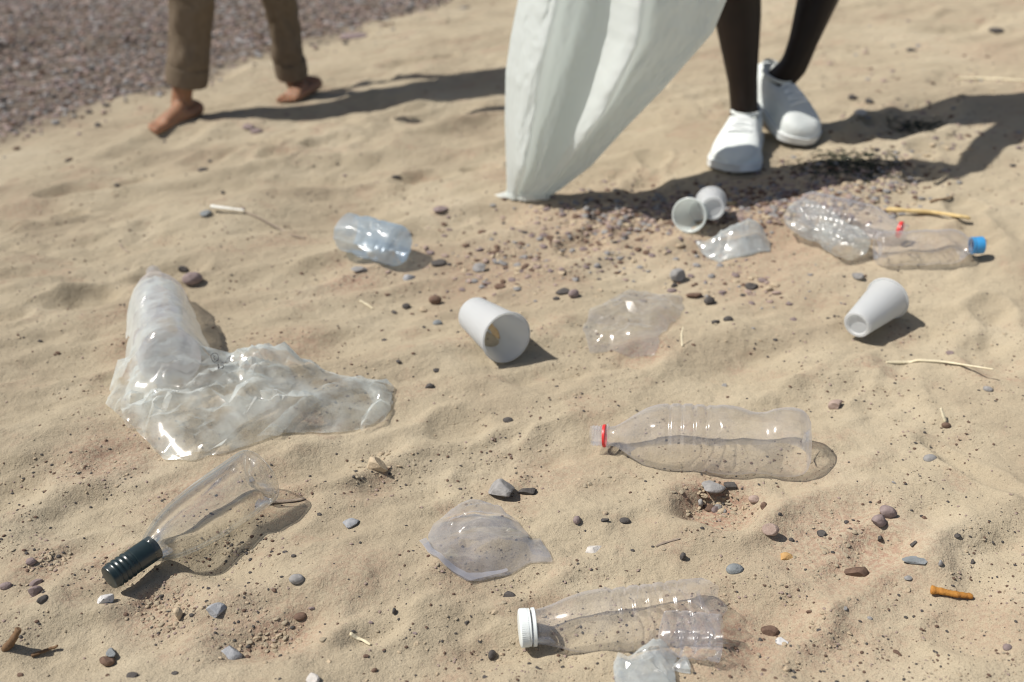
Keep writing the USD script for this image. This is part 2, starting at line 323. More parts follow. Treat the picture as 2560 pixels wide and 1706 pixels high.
ST = [  # px, py, width px, height px, kind, facets, turn, label, extra
 (262, 1496, 48, 42, 'speckled', 6, 40, 'pale speckled grey stone just below the tip of the black bottle cap', {}),
 (540, 1518, 52, 40, 'slate', 7, 30, 'wedge-shaped blue-grey stone chip below the glass bottle, its lower right side in shade', {}),
 (742, 1444, 38, 30, 'grey', 0, 0, 'rounded light grey stone with a brown underside, right of the glass bottle shadow', {}),
 (570, 1612, 84, 54, 'slate', 8, 20, 'broad flat pale slate flake lying half buried at the lower left', {'sink': .62}),
 (446, 1540, 30, 46, 'tan', 3, 80, 'knobbly upright tan stone beside a heap of sandy crumbs', {'sink': .1}),
 (90, 1478, 36, 40, 'mauve', 6, 50, 'jagged purple-grey stone with a second dark chip close below it', {}),
 (106, 1494, 30, 20, 'dark', 5, 40, 'dark chip touching the jagged purple-grey stone at the lower left', {}),
 (1252, 1224, 62, 38, 'grey', 7, -10, 'angular dark grey rock with a pointed left end above the clear pouch', {'sink': .1}),
 (1318, 1222, 46, 26, 'dark', 7, -25, 'thin dark wedge of stone beside the angular rock above the clear pouch', {}),
 (1924, 1326, 42, 40, 'pink', 6, -20, 'pink-tan rounded stone with a dark right edge below the pit in the sand', {'sink': .1}),
 (2196, 1304, 40, 40, 'mauve', 5, 20, 'lower of two purple-brown stones that touch each other', {'sink': .12}),
 (2218, 1281, 42, 40, 'mauve', 4, -20, 'upper of two purple-brown stones that touch each other', {'sink': .12}),
 (1836, 1418, 44, 30, 'blue', 0, 10, 'rounded blue-grey pebble above the crushed bottle end', {}),
 (2140, 1424, 60, 40, 'brown', 5, 0, 'domed brown stone with a dark hollow front right of the crushed bottle', {'sink': .3}),
 (2290, 1389, 66, 24, 'blue', 6, -6, 'long blue-black chip of stone lying flat on the right', {'long': 2.2}),
 (1924, 1575, 44, 34, 'brown', 3, -15, 'orange-brown lump of stone beside the white speckled chip', {'sink': .15}),
 (1957, 1601, 38, 26, 'speckled', 6, -5, 'small white speckled chip next to the orange-brown lump', {}),
 (1707, 1392, 22, 30, 'dark', 0, 70, 'smooth dark blue-grey oval pebble above the crushed bottle', {}),
 (1886, 1244, 30, 24, 'pink', 0, 0, 'pale pink pebble right of the pit in the sand', {'sink': .4}),
 (1909, 1264, 22, 22, 'brown', 5, 50, 'small brown oval pebble just below the pale pink pebble', {}),
 (2199, 1349, 18, 26, 'dark', 6, 80, 'dark brown splinter below the two touching purple-brown stones', {'sink': .1}),
 (2284, 1358, 22, 18, 'dark', 5, 40, 'small dark chip above the long blue-black chip', {}),
 (2325, 1139, 36, 22, 'grey', 0, 25, 'smooth flat grey oval pebble on open sand at the right', {'sink': .5}),
 (2394, 1339, 18, 16, 'dark', 0, 0, 'small round dark pebble alone on smooth sand at the right', {}),
 (2056, 1332, 28, 18, 'dark', 6, -20, 'dark triangular chip halfway between the pink-tan stone and the purple-brown pair', {}),
 (1979, 1348, 16, 14, 'dark', 0, 0, 'very dark pebble right below the pink-tan rounded stone', {}),
 (1963, 1385, 40, 20, 'ochre', 5, 15, 'flat orange-tan chip above the crushed bottle on the right', {'sink': .5}),
 (2270, 1443, 20, 12, 'grey', 0, 15, 'small grey oval pebble above the orange reed', {}),
 (2350, 1408, 16, 20, 'grey', 4, 60, 'small upright grey pebble right of the long blue-black chip', {}),
 (2430, 1404, 12, 16, 'dark', 4, 60, 'tiny dark pebble farthest right in the row of the long blue-black chip', {}),
 (1782, 1212, 60, 24, 'grey', 7, 8, 'dark crusted stone on the upper rim of the pit in the sand', {'sink': .05}),
 (1826, 1212, 34, 18, 'dark', 7, -15, 'small black crust piece on the upper right rim of the pit', {'sink': .05}),
 (1750, 1262, 20, 34, 'grey', 6, 80, 'upright crust piece on the left rim of the pit', {'sink': .1}),
 (2023, 1529, 16, 12, 'brown', 0, 0, 'small red-brown pebble above the orange-brown lump', {}),
 (2518, 1616, 24, 16, 'mauve', 0, 25, 'mauve pebble near the lower right corner', {}),
 (1966, 1670, 22, 20, 'tan', 5, 40, 'small tan chip at the bottom below the white speckled chip', {}),
 (482, 699, 50, 40, 'mauve', 0, 25, 'large two-toned brown pebble behind the clear bag', {'sink': .1, 'hp': 40}),
 (455, 671, 30, 20, 'dark', 0, 0, 'dark pebble just above the large two-toned pebble behind the clear bag', {}),
 (1088, 752, 32, 28, 'brown', 0, 0, 'round dark brown pebble above left of the white foam cup', {'sink': .1}),
 (1016, 765, 22, 20, 'dark', 0, 0, 'small dark pebble left of the round dark brown one', {}),
 (1434, 736, 28, 26, 'mauve', 0, 20, 'rounded purple-grey pebble above right of the white foam cup', {'sink': .1}),
 (1408, 722, 40, 14, 'dark', 5, 10, 'flat dark stone behind the rounded purple-grey pebble', {}),
 (1391, 745, 18, 12, 'dark', 0, 0, 'small dark pebble in front of the rounded purple-grey pebble', {}),
 (1694, 692, 42, 40, 'grey', 0, 20, 'round blue-grey pebble in the middle distance below the crushed white wrapper', {'sink': .1}),
 (1094, 806, 24, 22, 'blue', 0, 0, 'pale bluish pebble just left of the white foam cup', {'sink': .4}),
 (1074, 963, 24, 16, 'dark', 0, 30, 'dark pebble right of the rounded end of the clear bag', {}),
 (1198, 670, 36, 20, 'grey', 6, -10, 'grey stone with a black shaded front between the blue bottle and the gravel', {'sink': .05}),
 (1094, 650, 42, 14, 'dark', 6, 4, 'flat dark stone right of the crushed blue bottle', {}),
 (1022, 688, 36, 34, 'slate', 4, 60, 'pale blue-grey flake just below the crushed blue bottle', {'sink': .5}),
 (1250, 714, 28, 18, 'brown', 3, 0, 'dark brown stone with a tan top above the white foam cup', {}),
 (898, 668, 40, 16, 'grey', 6, 10, 'long pale stone with a dark front edge below the crushed blue bottle', {}),
 (2144, 690, 30, 24, 'grey', 0, -30, 'dark grey oval pebble above left of the smooth white cup', {'sink': .15}),
 (1773, 753, 30, 24, 'dark', 0, 30, 'dark oval pebble right of the nearly invisible film', {'sink': .1}),
 (1878, 712, 34, 22, 'dark', 4, 20, 'blackish stone below the clear bottle that is folded over', {}),
 (1820, 796, 24, 18, 'dark', 0, 0, 'right-hand pebble of a dark pair beside the nearly invisible film', {}),
 (1789, 804, 22, 20, 'dark', 0, 20, 'left-hand pebble of a dark pair beside the nearly invisible film', {}),
 (1736, 733, 40, 18, 'brown', 5, 15, 'brown stone left of the dark oval pebble', {}),
 (2374, 880, 20, 14, 'mauve', 0, 0, 'small mauve pebble above the thin curved straw', {}),
 (1270, 1048, 26, 18, 'dark', 0, -10, 'dark pebble on open sand between the foam cup and the big bottle', {}),
 (938, 1156, 62, 40, 'tan', 4, 0, 'sandy clod pitted with dark holes beside the glass bottle base', {'sink': .35}),
 (876, 1302, 46, 24, 'slate', 6, 25, 'pale blue-grey flake left of the clear pouch', {'sink': .4}),
 (1490, 1360, 56, 28, 'pale', 6, 10, 'pale chalky flake above the white-capped bottle', {'sink': .6}),
 (1442, 1300, 24, 24, 'mauve', 0, 70, 'mauve pebble right of the clear pouch', {'sink': .2}),
 (1512, 1298, 22, 12, 'dark', 0, 10, 'left one of two small dark pebbles in a row right of the mauve pebble', {}),
 (1561, 1298, 26, 14, 'dark', 0, 5, 'right one of two small dark pebbles in a row right of the mauve pebble', {}),
 (985, 1530, 16, 34, 'dark', 5, 75, 'dark upright sliver of stone at the bottom left of the white-capped bottle', {'sink': .1}),
 (751, 1537, 32, 18, 'brown', 0, 25, 'brown oval pebble at the bottom, left of the dark upright sliver', {}),
 (1271, 1484, 34, 16, 'dark', 4, -20, 'dark flat pebble just below the clear pouch', {}),
 (1230, 1637, 26, 34, 'dark', 0, 70, 'smooth dark oval pebble below the white bottle cap', {}),
 (270, 1650, 40, 28, 'brown', 6, -20, 'reddish brown stone with a dark shadow at the bottom left corner', {'sink': .05}),
 (280, 1634, 34, 24, 'blue', 6, -50, 'grey-green chip lying on the reddish brown stone at the bottom left', {'sink': .05}),
 (330, 1684, 30, 12, 'dark', 0, 0, 'flat dark pebble at the very bottom on the left', {}),
 (78, 1402, 26, 22, 'mauve', 6, 40, 'small purplish stone above the sandy crumbs at the left edge', {}),
 (90, 1452, 34, 16, 'mauve', 5, 20, 'flat purplish chip between the sandy crumbs and the jagged stone', {}),
 (15, 1462, 30, 22, 'mauve', 0, 20, 'rounded mauve pebble cut by the left edge of the picture', {}),
 (780, 1690, 40, 26, 'pale', 3, -30, 'pale domed stone at the bottom edge', {'sink': .4}),
 (2470, 970, 24, 16, 'grey', 4, -30, 'small grey stone high on the right side', {}),
 (2090, 1010, 38, 26, 'pink', 5, 45, 'pinkish stone with a dark slit above the big bottle base', {'sink': .3}),
 (2365, 1062, 22, 18, 'brown', 0, 0, 'brown pebble at the foot of the upright straw', {}),
 (516, 530, 30, 18, 'blue', 0, 30, 'blue-grey pebble under the left end of the white stick', {}),
 (2130, 242, 22, 18, 'dark', 0, -40, 'left one of two dark stones behind the white sneakers', {}),
 (2172, 253, 22, 18, 'dark', 0, -40, 'right one of two dark stones behind the white sneakers', {}),
 (2150, 278, 34, 20, 'pale', 0, 20, 'pale pebble with a dark base below the two dark stones', {}),
 (2276, 123, 24, 12, 'dark', 0, 0, 'dark pebble near the top right behind the sneakers', {}),
 (2490, 72, 36, 16, 'dark', 0, -15, 'dark stone close to the top right corner', {}),
 (620, 312, 34, 16, 'mauve', 0, -20, 'left stone of a purple-grey pair below the bare feet', {}),
 (642, 325, 34, 18, 'mauve', 0, -10, 'right stone of a purple-grey pair below the bare feet', {}),
 (246, 312, 18, 14, 'dark', 0, 20, 'dark pebble just off the edge of the shingle, left of the bare front foot', {}),
 (508, 422, 26, 14, 'dark', 0, 25, 'dark pebble on smooth sand above the white stick', {}),
 (990, 440, 24, 12, 'dark', 0, 15, 'small dark pebble on bare sand left of the white sack', {}),
 (1545, 330, 16, 10, 'dark', 0, 15, 'tiny dark pebble seen right beside the edge of the white sack', {}),
 (1102, 518, 40, 18, 'mauve', 3, 20, 'long mauve stone between the blue bottle and the white sack', {}),
 (885, 80, 70, 18, 'mauve', 0, 18, 'long flat purplish stone at the back between the trousers and the sack', {}),
]
for k, (px, py, w, h, kind, fac, turn, label, ex) in enumerate(ST):
    place_stone('stone', px, py, w * 1.04, kind, label, 100 + k * 3, hp=ex.get('hp', h), facets=fac if fac else (4 if k % 2 else 0), turn=turn, sink=ex.get('sink', .30), long=ex.get('long', 1.35), sub=3)

# small pebbles that nothing tells apart: single things that share a label with those of their colour
CL = [  # px, py, half width, half height, how many, size range, kinds, where
 (1300, 650, 420, 90, 58, (11, 24), 'dark dark brown brown grey mauve tan pink', 'strewn between the blue bottle and the gravel'), (1560, 560, 230, 70, 36, (14, 30), 'mauve brown pink grey brown dark dark', 'at the sack end of the gravel'),
 (1960, 500, 280, 60, 24, (13, 26), 'brown mauve pink tan grey', 'on the gravel below the white sneakers'), (1780, 770, 170, 100, 18, (10, 22), 'dark brown mauve', 'between the glinting film and the smooth white cup'),
 (980, 820, 190, 110, 16, (10, 22), 'dark grey brown', 'between the clear bag and the foam cup'), (2150, 1330, 220, 110, 20, (9, 20), 'dark brown grey mauve', 'right of the pit in the sand'), (700, 1330, 200, 120, 12, (8, 16), 'dark brown', 'right of the glass bottle'),
 (420, 1560, 420, 130, 22, (9, 22), 'dark mauve brown tan', 'below the glass bottle cap'), (1000, 1600, 230, 100, 22, (9, 22), 'dark brown mauve tan', 'left of the white bottle cap'), (1400, 1190, 240, 80, 14, (9, 20), 'dark brown', 'between the clear pouch and the big bottle'),
 (2200, 1580, 330, 110, 18, (8, 16), 'dark brown grey', 'below the orange reed'), (2250, 240, 250, 150, 26, (10, 22), 'dark mauve brown pink', 'behind and right of the white sneakers'), (600, 430, 500, 150, 15, (10, 18), 'dark mauve', 'on the open sand below the bare feet'),
 (1500, 1420, 160, 90, 8, (8, 16), 'dark grey', 'just above the crushed bottle with the white cap'), (2080, 930, 260, 90, 16, (8, 18), 'dark mauve grey', 'above the big bottle on the right'), (1330, 950, 120, 60, 6, (8, 16), 'dark', 'left of the red ringed neck'),
 (180, 960, 170, 90, 7, (8, 16), 'dark brown', 'left of the clear bag'), (1950, 1660, 300, 40, 12, (8, 18), 'dark brown', 'along the bottom edge right of the milky film'), (1330, 1650, 150, 40, 8, (9, 20), 'dark brown tan', 'below the white bottle cap')]
# places already taken by litter, in photograph pixels: (x, y, half width, half height)
TAKEN = [(600, 930, 350, 240), (450, 1270, 230, 150), (1750, 1110, 300, 120), (1215, 1355, 160, 110), (1560, 1560, 290, 150), (1235, 850, 110, 100), (2185, 785, 100, 90), (945, 600, 110, 80), (1760, 560, 160, 90),
         (2050, 550, 130, 110), (2310, 620, 150, 60), (1790, 430, 120, 60), (1590, 810, 130, 80)]
pr = np.random.default_rng(23); spots = [(s[0], s[1]) for s in ST]
todo = []
for cx, cy, rx, ry, n, (lo, hi), kinds, where in CL:
    kinds = kinds.split(); got = 0; tries = 0
    while got < n and tries < 4000:
        tries += 1
        x, y = cx + rx * np.clip(pr.normal(0, .55), -1.3, 1.3), cy + ry * np.clip(pr.normal(0, .6), -1.2, 1.2)
        w = .9 * lo + (hi - lo) * pr.random() ** 3
        if not (8 < x < 2552 and 8 < y < 1698): continue
        if any(abs(x - a) < c and abs(y - b) < d for a, b, c, d in TAKEN): continue
        if any((x - a) ** 2 + ((y - b) * 1.7) ** 2 < (w * .8 + 14) ** 2 for a, b in spots[:len(ST)]): continue
        if any((x - a) ** 2 + ((y - b) * 1.7) ** 2 < (w * .9 + 3) ** 2 for a, b in spots[len(ST):]): continue
        spots.append((x, y)); todo.append((x, y, w, kinds[pr.integers(len(kinds))], where)); got += 1
todo.sort(key=lambda t: -t[2]); todo = todo[:190]
WORDS = {'dark': 'blackish', 'brown': 'dark brown', 'grey': 'mid grey', 'mauve': 'mauve-grey', 'tan': 'sand-coloured', 'pink': 'pinkish'}
for k, (x, y, w, kind, where) in enumerate(todo):
    place_stone('pebble', x, y, w, kind, f'small {WORDS[kind]} pebble {where}', 900 + k * 7,
                hp=w * pr.uniform(.55, .85), facets=int(pr.choice([0, 4, 6, 7])), sink=pr.uniform(.25, .65), cat='pebble', group=f'small {WORDS[kind]} pebbles {where}', sub=2)

# ------------------------------------------------------------------ gravel nobody could count
def scatter(name, P, S, kinds, label, cat, shapes=4, sub=1, seed=1, facets=(0, 5)):
    inst = UsdGeom.PointInstancer.Define(stage, '/World/' + name)
    r = np.random.default_rng(seed); paths = []
    for ki, kind in enumerate(kinds):
        for s in range(shapes):
            v, f = pebble_mesh(seed * 100 + ki * 10 + s, sub, .15, facets[s % len(facets)], .62, 1.3)
            m = usdkit.mesh(stage, f'/World/{name}/pieces/{kind}_piece' + (f'_{s:03d}' if s else ''), (v, f), SM[kind], smooth=50)
            paths.append(m.GetPath())
    inst.CreatePrototypesRel().SetTargets(paths)
    n = len(P)
    inst.CreateProtoIndicesAttr(Vt.IntArray.FromNumpy(r.integers(0, len(paths), n).astype(np.int32)))
    inst.CreatePositionsAttr(Vt.Vec3fArray.FromNumpy(P.astype(np.float32)))
    a = r.uniform(0, 2 * np.pi, n); t = r.normal(0, .18, n)
    q = np.stack([np.cos(a / 2) * np.cos(t / 2), np.cos(a / 2) * np.sin(t / 2), np.sin(a / 2) * np.sin(t / 2), np.sin(a / 2) * np.cos(t / 2)], -1)
    inst.CreateOrientationsAttr(Vt.QuathArray([Gf.Quath(*map(float, x)) for x in q]))
    inst.CreateScalesAttr(Vt.Vec3fArray.FromNumpy(np.stack([S, S, S * r.uniform(.7, 1.2, n)], -1).astype(np.float32)))
    tag(inst.GetPrim(), label, cat, kind='stuff')
g = np.random.default_rng(77)
X, Y = g.uniform(-4.2, 1.2, 70000), g.uniform(2.1, 6.6, 70000)
d = shingle_amount(X, Y)
keep = (g.random(len(X)) < .03 * sstep(-.40, 0, d) + .97 * sstep(-.05, .14, d)) & (np.abs(X) < .62 * (Y + .6))
X, Y = X[keep], Y[keep]
S = .0052 + .0085 * g.random(len(X)) ** 2.2
scatter('shingle', np.stack([X, Y, ground(X, Y) + S * .25], -1), S, ['mauve', 'grey', 'pink', 'dark', 'brown'], 'grey and mauve shingle covering the back of the beach behind the bare feet', 'shingle', shapes=3, sub=1, seed=3, facets=(4, 0, 6))
# the gravel patch by the sack's shadow and looser stones in front of it
PP = []
for cx, cy, rx, ry, n in [(1640, 535, 260, 52, 1100), (1960, 505, 270, 52, 1300), (2150, 440, 230, 55, 600), (1450, 620, 380, 70, 260), (1250, 680, 330, 70, 150), (2350, 330, 260, 80, 140), (2250, 180, 320, 140, 120), (1850, 720, 260, 90, 110), (1790, 1275, 40, 24, 16)]:
    x, y = cx + rx * g.normal(0, .48, n), cy + ry * g.normal(0, .5, n)
    PP.append(np.stack([x, y], -1)[(x > -60) & (x < 2640) & (y > -40)])
PP = np.vstack(PP); P = at(PP[:, 0], PP[:, 1]); S = .0026 + .0075 * g.random(len(P)) ** 2.6
P[:, 2] += S * .05
scatter('gravel', P, S, ['brown', 'mauve', 'pink', 'tan', 'tan', 'pink'][:4] + ['grey'], 'loose brown and pinkish gravel strewn over the sand below the white sneakers', 'gravel', shapes=4, sub=1, seed=5, facets=(4, 6, 0, 5))
# crumbs: bits of damp sand that broke off round the dents
CQ = np.vstack([at(g.normal(cx, r, m), g.normal(cy, r * .6, m)) for cx, cy, r, m in [(115, 1405, 30, 90), (405, 1520, 36, 120), (690, 1590, 40, 90), (600, 1375, 22, 50), (1790, 1270, 55, 90), (940, 1160, 32, 60), (1290, 1530, 40, 40), (2050, 1580, 60, 50), (240, 1170, 50, 50), (1560, 1200, 80, 50), (1500, 600, 260, 220), (1200, 690, 260, 120), (2130, 1365, 110, 160), (1810, 1290, 40, 60)]])
CQ = CQ[g.random(len(CQ)) < .75]; CS = .0010 + .0040 * g.random(len(CQ)) ** 3; CQ[:, 2] += CS * .05
scatter('crumbs', CQ, CS, ['sandy', 'tan'], 'crumbs and clods of sand round the dents in the beach', 'sand crumbs', shapes=4, sub=2, seed=12, facets=(5, 3, 7, 4))
# grit: the coarse grains and crumbs of the sand
n = 21000
x, y = g.uniform(-40, 2600, n), 1706 * g.random(n) ** .8
mask = fbm(np.stack([x / 210, y / 120, 0 * x], -1), 3, 15); keep = g.random(n) < sstep(.36, .68, mask) + .10
P = at(x[keep], y[keep]); S = (.0007 + .0019 * g.random(len(P)) ** 3) * (.7 + .3 * P[:, 1])
for cx, cy, r, m in [(115, 1405, 36, 60), (405, 1525, 46, 80), (690, 1590, 50, 60), (600, 1370, 30, 36), (1790, 1275, 45, 60), (940, 1160, 36, 40), (620, 1215, 40, 14), (2050, 1580, 60, 30), (1900, 1640, 60, 60), (230, 1170, 60, 40)]:
    q = at(g.normal(cx, r, m), g.normal(cy, r * .6, m)); P = np.vstack([P, q]); S = np.append(S, .0009 + .0022 * g.random(m) ** 2.4)
P[:, 2] += S * .2
scatter('grit', P, S, ['brown', 'tan', 'dark', 'pink', 'sandy'], 'coarse grains and sandy crumbs sprinkled over the beach sand', 'grit', shapes=2, sub=1, seed=9, facets=(0,))

# ------------------------------------------------------------------ people
def bones(pairs, edge=.014, iters=12, extra=()):
    parts = [m3.Manifold.batch_hull([m3.Manifold.sphere(r, 20).translate(tuple(map(float, p))) for p, r in ch]) for ch in pairs] + list(extra)
    m = m3.Manifold.batch_boolean(parts, m3.OpType.Add).refine_to_length(edge)
    v, f, _ = meshkit.arrays(m)
    t = trimesh.Trimesh(v, f, process=True)
    if iters: trimesh.smoothing.filter_taubin(t, .5, .53, iters)
    return t
def chain(pts):
    return [[pts[i], pts[i + 1]] for i in range(len(pts) - 1)]
def unit(v):
    v = np.asarray(v, float); return v / np.linalg.norm(v)
def hand_bones(wrist, along, palm, s=1.0, curl=.5, left=False):
    """Palm, four fingers and a thumb, bent towards the palm side."""
    a = unit(along); n = unit(np.asarray(palm, float) - a * np.dot(palm, a)); b = np.cross(a, n) * (1 if left else -1)
    W = np.asarray(wrist, float); out = []
    kn = [W + a * (.086 - .004 * abs(k - 1)) * s + b * (.030 - .020 * k) * s for k in range(4)]
    out.append([(W, .021 * s), (W + a * .03 * s + b * .018 * s, .015 * s), (W + a * .03 * s - b * .018 * s, .015 * s), (kn[0], .0105 * s), (kn[3], .0095 * s)])
    for k, L in enumerate((.070, .078, .072, .056)):
        p, ang = kn[k], 0
        for seg, r in zip((.45, .31, .24), (.0088, .0080, .0072)):
            ang += curl * (.9 if seg < .45 else .55)
            q = p + (a * math.cos(ang) + n * math.sin(ang)) * L * seg * s
            out.append([(p, r * s), (q, r * s * .94)]); p = q
    t0 = W + a * .024 * s + b * .022 * s; t1 = t0 + (a * .55 + b * .62 + n * .42) * .040 * s; t2 = t1 + (a * .85 + b * .1 + n * .55) * .030 * s
    return out + [[(t0, .013 * s), (t1, .0105 * s)], [(t1, .0102 * s), (t2, .0085 * s)]]
def head_bones(c, face, s=1.0):
    """Skull, jaw, nose, brow, lips and ears round the head's centre c, looking along face."""
    f = unit(face); u = np.array([0, 0, 1.0]); u = unit(u - f * np.dot(u, f)); l = np.cross(u, f); c = np.asarray(c, float)
    P = lambda a, b, d: c + (f * a + l * b + u * d) * s
    o = [[(P(-.022, 0, .03), .082 * s), (P(.022, 0, .028), .074 * s)], [(P(.012, 0, .0), .070 * s), (P(.035, 0, -.075), .034 * s), (P(.050, 0, -.088), .022 * s)],
         [(P(.055, .028, -.02), .028 * s), (P(.055, -.028, -.02), .028 * s)], [(P(.078, -.03, .022), .012 * s), (P(.084, 0, .026), .012 * s), (P(.078, .03, .022), .012 * s)],
         [(P(.088, 0, .012), .008 * s), (P(.108, 0, -.022), .011 * s)], [(P(.094, .012, -.026), .008 * s), (P(.094, -.012, -.026), .008 * s)],
         [(P(.083, .016, -.052), .009 * s), (P(.090, 0, -.051), .009 * s), (P(.083, -.016, -.052), .009 * s)]]
    for sd in (-1, 1):
        o.append([(P(-.012, .078 * sd, .018), .012 * s), (P(-.018, .088 * sd, .022), .008 * s), (P(-.012, .078 * sd, -.020), .009 * s)])
    return o, P
def cloth_tube(path, radii, n=48, folds=.010, seed=0, squash=None, close_top=False):
    """A sleeve, leg or trunk of cloth round a path; hanging folds come from noise."""
    path = np.asarray(path, float); rr = []
    k = np.linspace(0, len(path) - 1, 14 * (len(path) - 1) + 1)
    pts = np.stack([np.interp(k, range(len(path)), path[:, i]) for i in range(3)], 1)
    for _ in range(5): pts[1:-1] = (pts[:-2] + 2 * pts[1:-1] + pts[2:]) / 4
    rad = np.interp(k, range(len(radii)), radii)
    verts = []
    for i, p in enumerate(pts):
        t = unit(pts[min(i + 1, len(pts) - 1)] - pts[max(i - 1, 0)])
        ex = unit(np.cross(t, [0, 1, 0.05])); ey = np.cross(ex, t)
        a = np.linspace(0, 2 * np.pi, n, endpoint=False)
        q = np.stack([np.cos(a) * 1.6 + seed, np.sin(a) * 1.6, np.full(n, k[i] * 2.6)], -1)
        w = (fbm(q, 3, seed) - .5) * 2 * folds
        sx, sy = (squash or (1, 1))
        verts.append(p + (np.cos(a) * (rad[i] * sx + w))[:, None] * ex + (np.sin(a) * (rad[i] * sy + w))[:, None] * ey)
    V_ = np.array(verts); R_, C_ = V_.shape[:2]; V_ = V_.reshape(-1, 3)
    f = []
    for i in range(R_ - 1):
        j = np.arange(C_); a, b = i * C_ + j, i * C_ + (j + 1) % C_
        f.append(np.stack([a, b, b + C_, a + C_], -1))
    return V_, np.vstack(f)
def cuff_ring(c, axis, r, tube, height, n=48):
    """A turned up hem."""
    axis = unit(axis); ex = unit(np.cross(axis, [0, 1, .05])); ey = np.cross(ex, axis)
    prof = [(r - tube, -height / 2), (r + tube * .7, -height / 2), (r + tube, -height / 4), (r + tube, height / 3), (r + tube * .6, height / 2), (r - tube, height / 2)]
    a = np.linspace(0, 2 * np.pi, n, endpoint=False); V_ = []
    for rad, h in prof: V_.append(c + axis * h + (np.cos(a) * rad)[:, None] * ex + (np.sin(a) * rad)[:, None] * ey)
    V_ = np.array(V_); R_ = len(prof); V_ = V_.reshape(-1, 3); f = []
    for i in range(R_):
        j = np.arange(n); p, q = i * n, ((i + 1) % R_) * n
        f.append(np.stack([p + j, p + (j + 1) % n, q + (j + 1) % n, q + j], -1))
    return V_, np.vstack(f)

skin_tan = solid('skin_tan', (.225, .115, .062), .6, (.28, .15, .088), scale=30, bump=.25, bscale=500, sss=.12)
skin_dark = solid('skin_dark', (.0095, .0055, .004), .45, (.0155, .0088, .006), scale=25, bump=.35, bscale=400, spec=.32)
khaki = solid('khaki_cotton', (.135, .105, .074), .95, (.165, .13, .094), scale=40, bump=.5, bscale=900, spec=.15)
olive_shirt = solid('olive_cotton', (.10, .11, .075), .95, (.13, .14, .10), scale=40, bump=.4, bscale=900, spec=.15)
navy = solid('dark_cotton', (.03, .032, .04), .95, (.045, .047, .055), scale=40, bump=.4, bscale=900, spec=.15)
white_tee = solid('white_cotton', (.70, .70, .68), .95, (.75, .75, .73), scale=40, bump=.4, bscale=900, spec=.15)
hair_dark = solid('dark_hair', (.012, .010, .009), .6, (.03, .022, .018), scale=200, bump=.8, bscale=700)
eye_white = solid('eye_white', (.75, .73, .70), .2); eye_dark = solid('eye_dark', (.02, .014, .01), .1)

def finish_head(parent, P, s, hair_scale=1.0):
    hv = trimesh.creation.icosphere(4, .098 * s * hair_scale); v = np.array(hv.vertices)
    v *= (1 + .10 * (fbm(v * 60 / s, 2, 4) - .5))[:, None]
    c = P(-.018, 0, .038); f = unit(P(1, 0, 0) - P(0, 0, 0)); u = unit(P(0, 0, 1) - P(0, 0, 0))
    d = (v @ f) * .9 + (-(v @ u)) * .75 - .028 * s         # pushed inside the skull over face and neck
    v -= np.maximum(d, 0)[:, None] * (f * .9 - u * .75) * .75
    obj('hair', (v + c, hv.faces), hair_dark, parent)
    for sd in (-1, 1):
        e = trimesh.creation.icosphere(2, .0125 * s); e.apply_translation(P(.072, .031 * sd, .006)); ep = obj('eye', e, eye_white, parent)
        e = trimesh.creation.icosphere(2, .0062 * s); e.apply_translation(P(.080, .031 * sd, .006)); obj('pupil', e, eye_dark, ep)

# --- the walker with bare feet at the back
def foot_bones(heel, toe, ankle, s=1.0, left=False):
    d = unit((toe - heel) * [1, 1, 0]); u = np.array([0, 0, 1.0]); w = np.cross(u, d) * (1 if left else -1); L = np.linalg.norm(toe - heel)
    H = lambda a, b, c: heel + (toe - heel) * a + w * b * s + u * c * s
    o = [[(H(.08, 0, .028), .030 * s), (ankle, .033 * s)], [(ankle, .032 * s), (H(.45, .006, .040), .028 * s)], [(H(.45, .006, .038), .028 * s), (H(.74, .016, .020), .018 * s), (H(.70, -.024, .016), .016 * s)],
         [(H(.08, 0, .026), .027 * s), (H(.70, -.024, .016), .015 * s)], [(H(.08, 0, .026), .027 * s), (H(.74, .02, .018), .017 * s)]]
    for k, (b, L2, r) in enumerate(((.026, 1.0, .0125), (.008, .99, .0092), (-.007, .965, .0086), (-.020, .93, .0082), (-.032, .885, .0078))):
        o.append([(H(.73, b * .9, .016), r * 1.25 * s), (H(L2 - .05, b, .013), r * s)])
    return o
YA = 1.0
p1_toe = at(372, 336); d1 = np.array([.46, .89, 0.]); S1 = mpp(p1_toe) * 800
heel1 = p1_toe + unit(d1) * .205; heel1[2] = ground(heel1[0], heel1[1]); ank1 = away(452, 268, heel1[1] - .035)
p1_toeb = at(706, 262); heelb = at(800, 246); heelb = p1_toeb + np.array([.52, .85, 0]) * .165; heelb[2] = ground(heelb[0], heelb[1]) + .012; ankb = away(737, 205, (p1_toeb[1] * .3 + heelb[1] * .7))
Y1, Y2 = ank1[1], ankb[1]
knee1 = away(487, -80, Y1 - .02); kneeb = away(682, -95, Y2 - .10)
hip_c = (away(560, -560, (Y1 + Y2) / 2 - .02)); face1 = unit([-.75, -.55, -.12])
hl, hr = hip_c + np.array([-.035, -.07, 0]), hip_c + np.array([.035, .07, 0])
chest = hip_c + np.array([-.04, -.03, .40]); neck = chest + np.array([-.02, -.015, .13]); headc = neck + np.array([-.045, -.03, .145])
shl, shr = chest + np.array([-.10, .13, .03])[[0, 1, 2]] * [1, -1, 1], chest + np.array([.08, .13, .03])
sL, sR = chest + np.array([.085, -.145, .04]), chest + np.array([-.085, .145, .04])
eL, eR = sL + np.array([.05, -.05, -.25]), sR + np.array([-.10, .04, -.24])
wL, wR = eL + np.array([-.10, -.05, -.20]), eR + np.array([-.15, -.03, -.15])
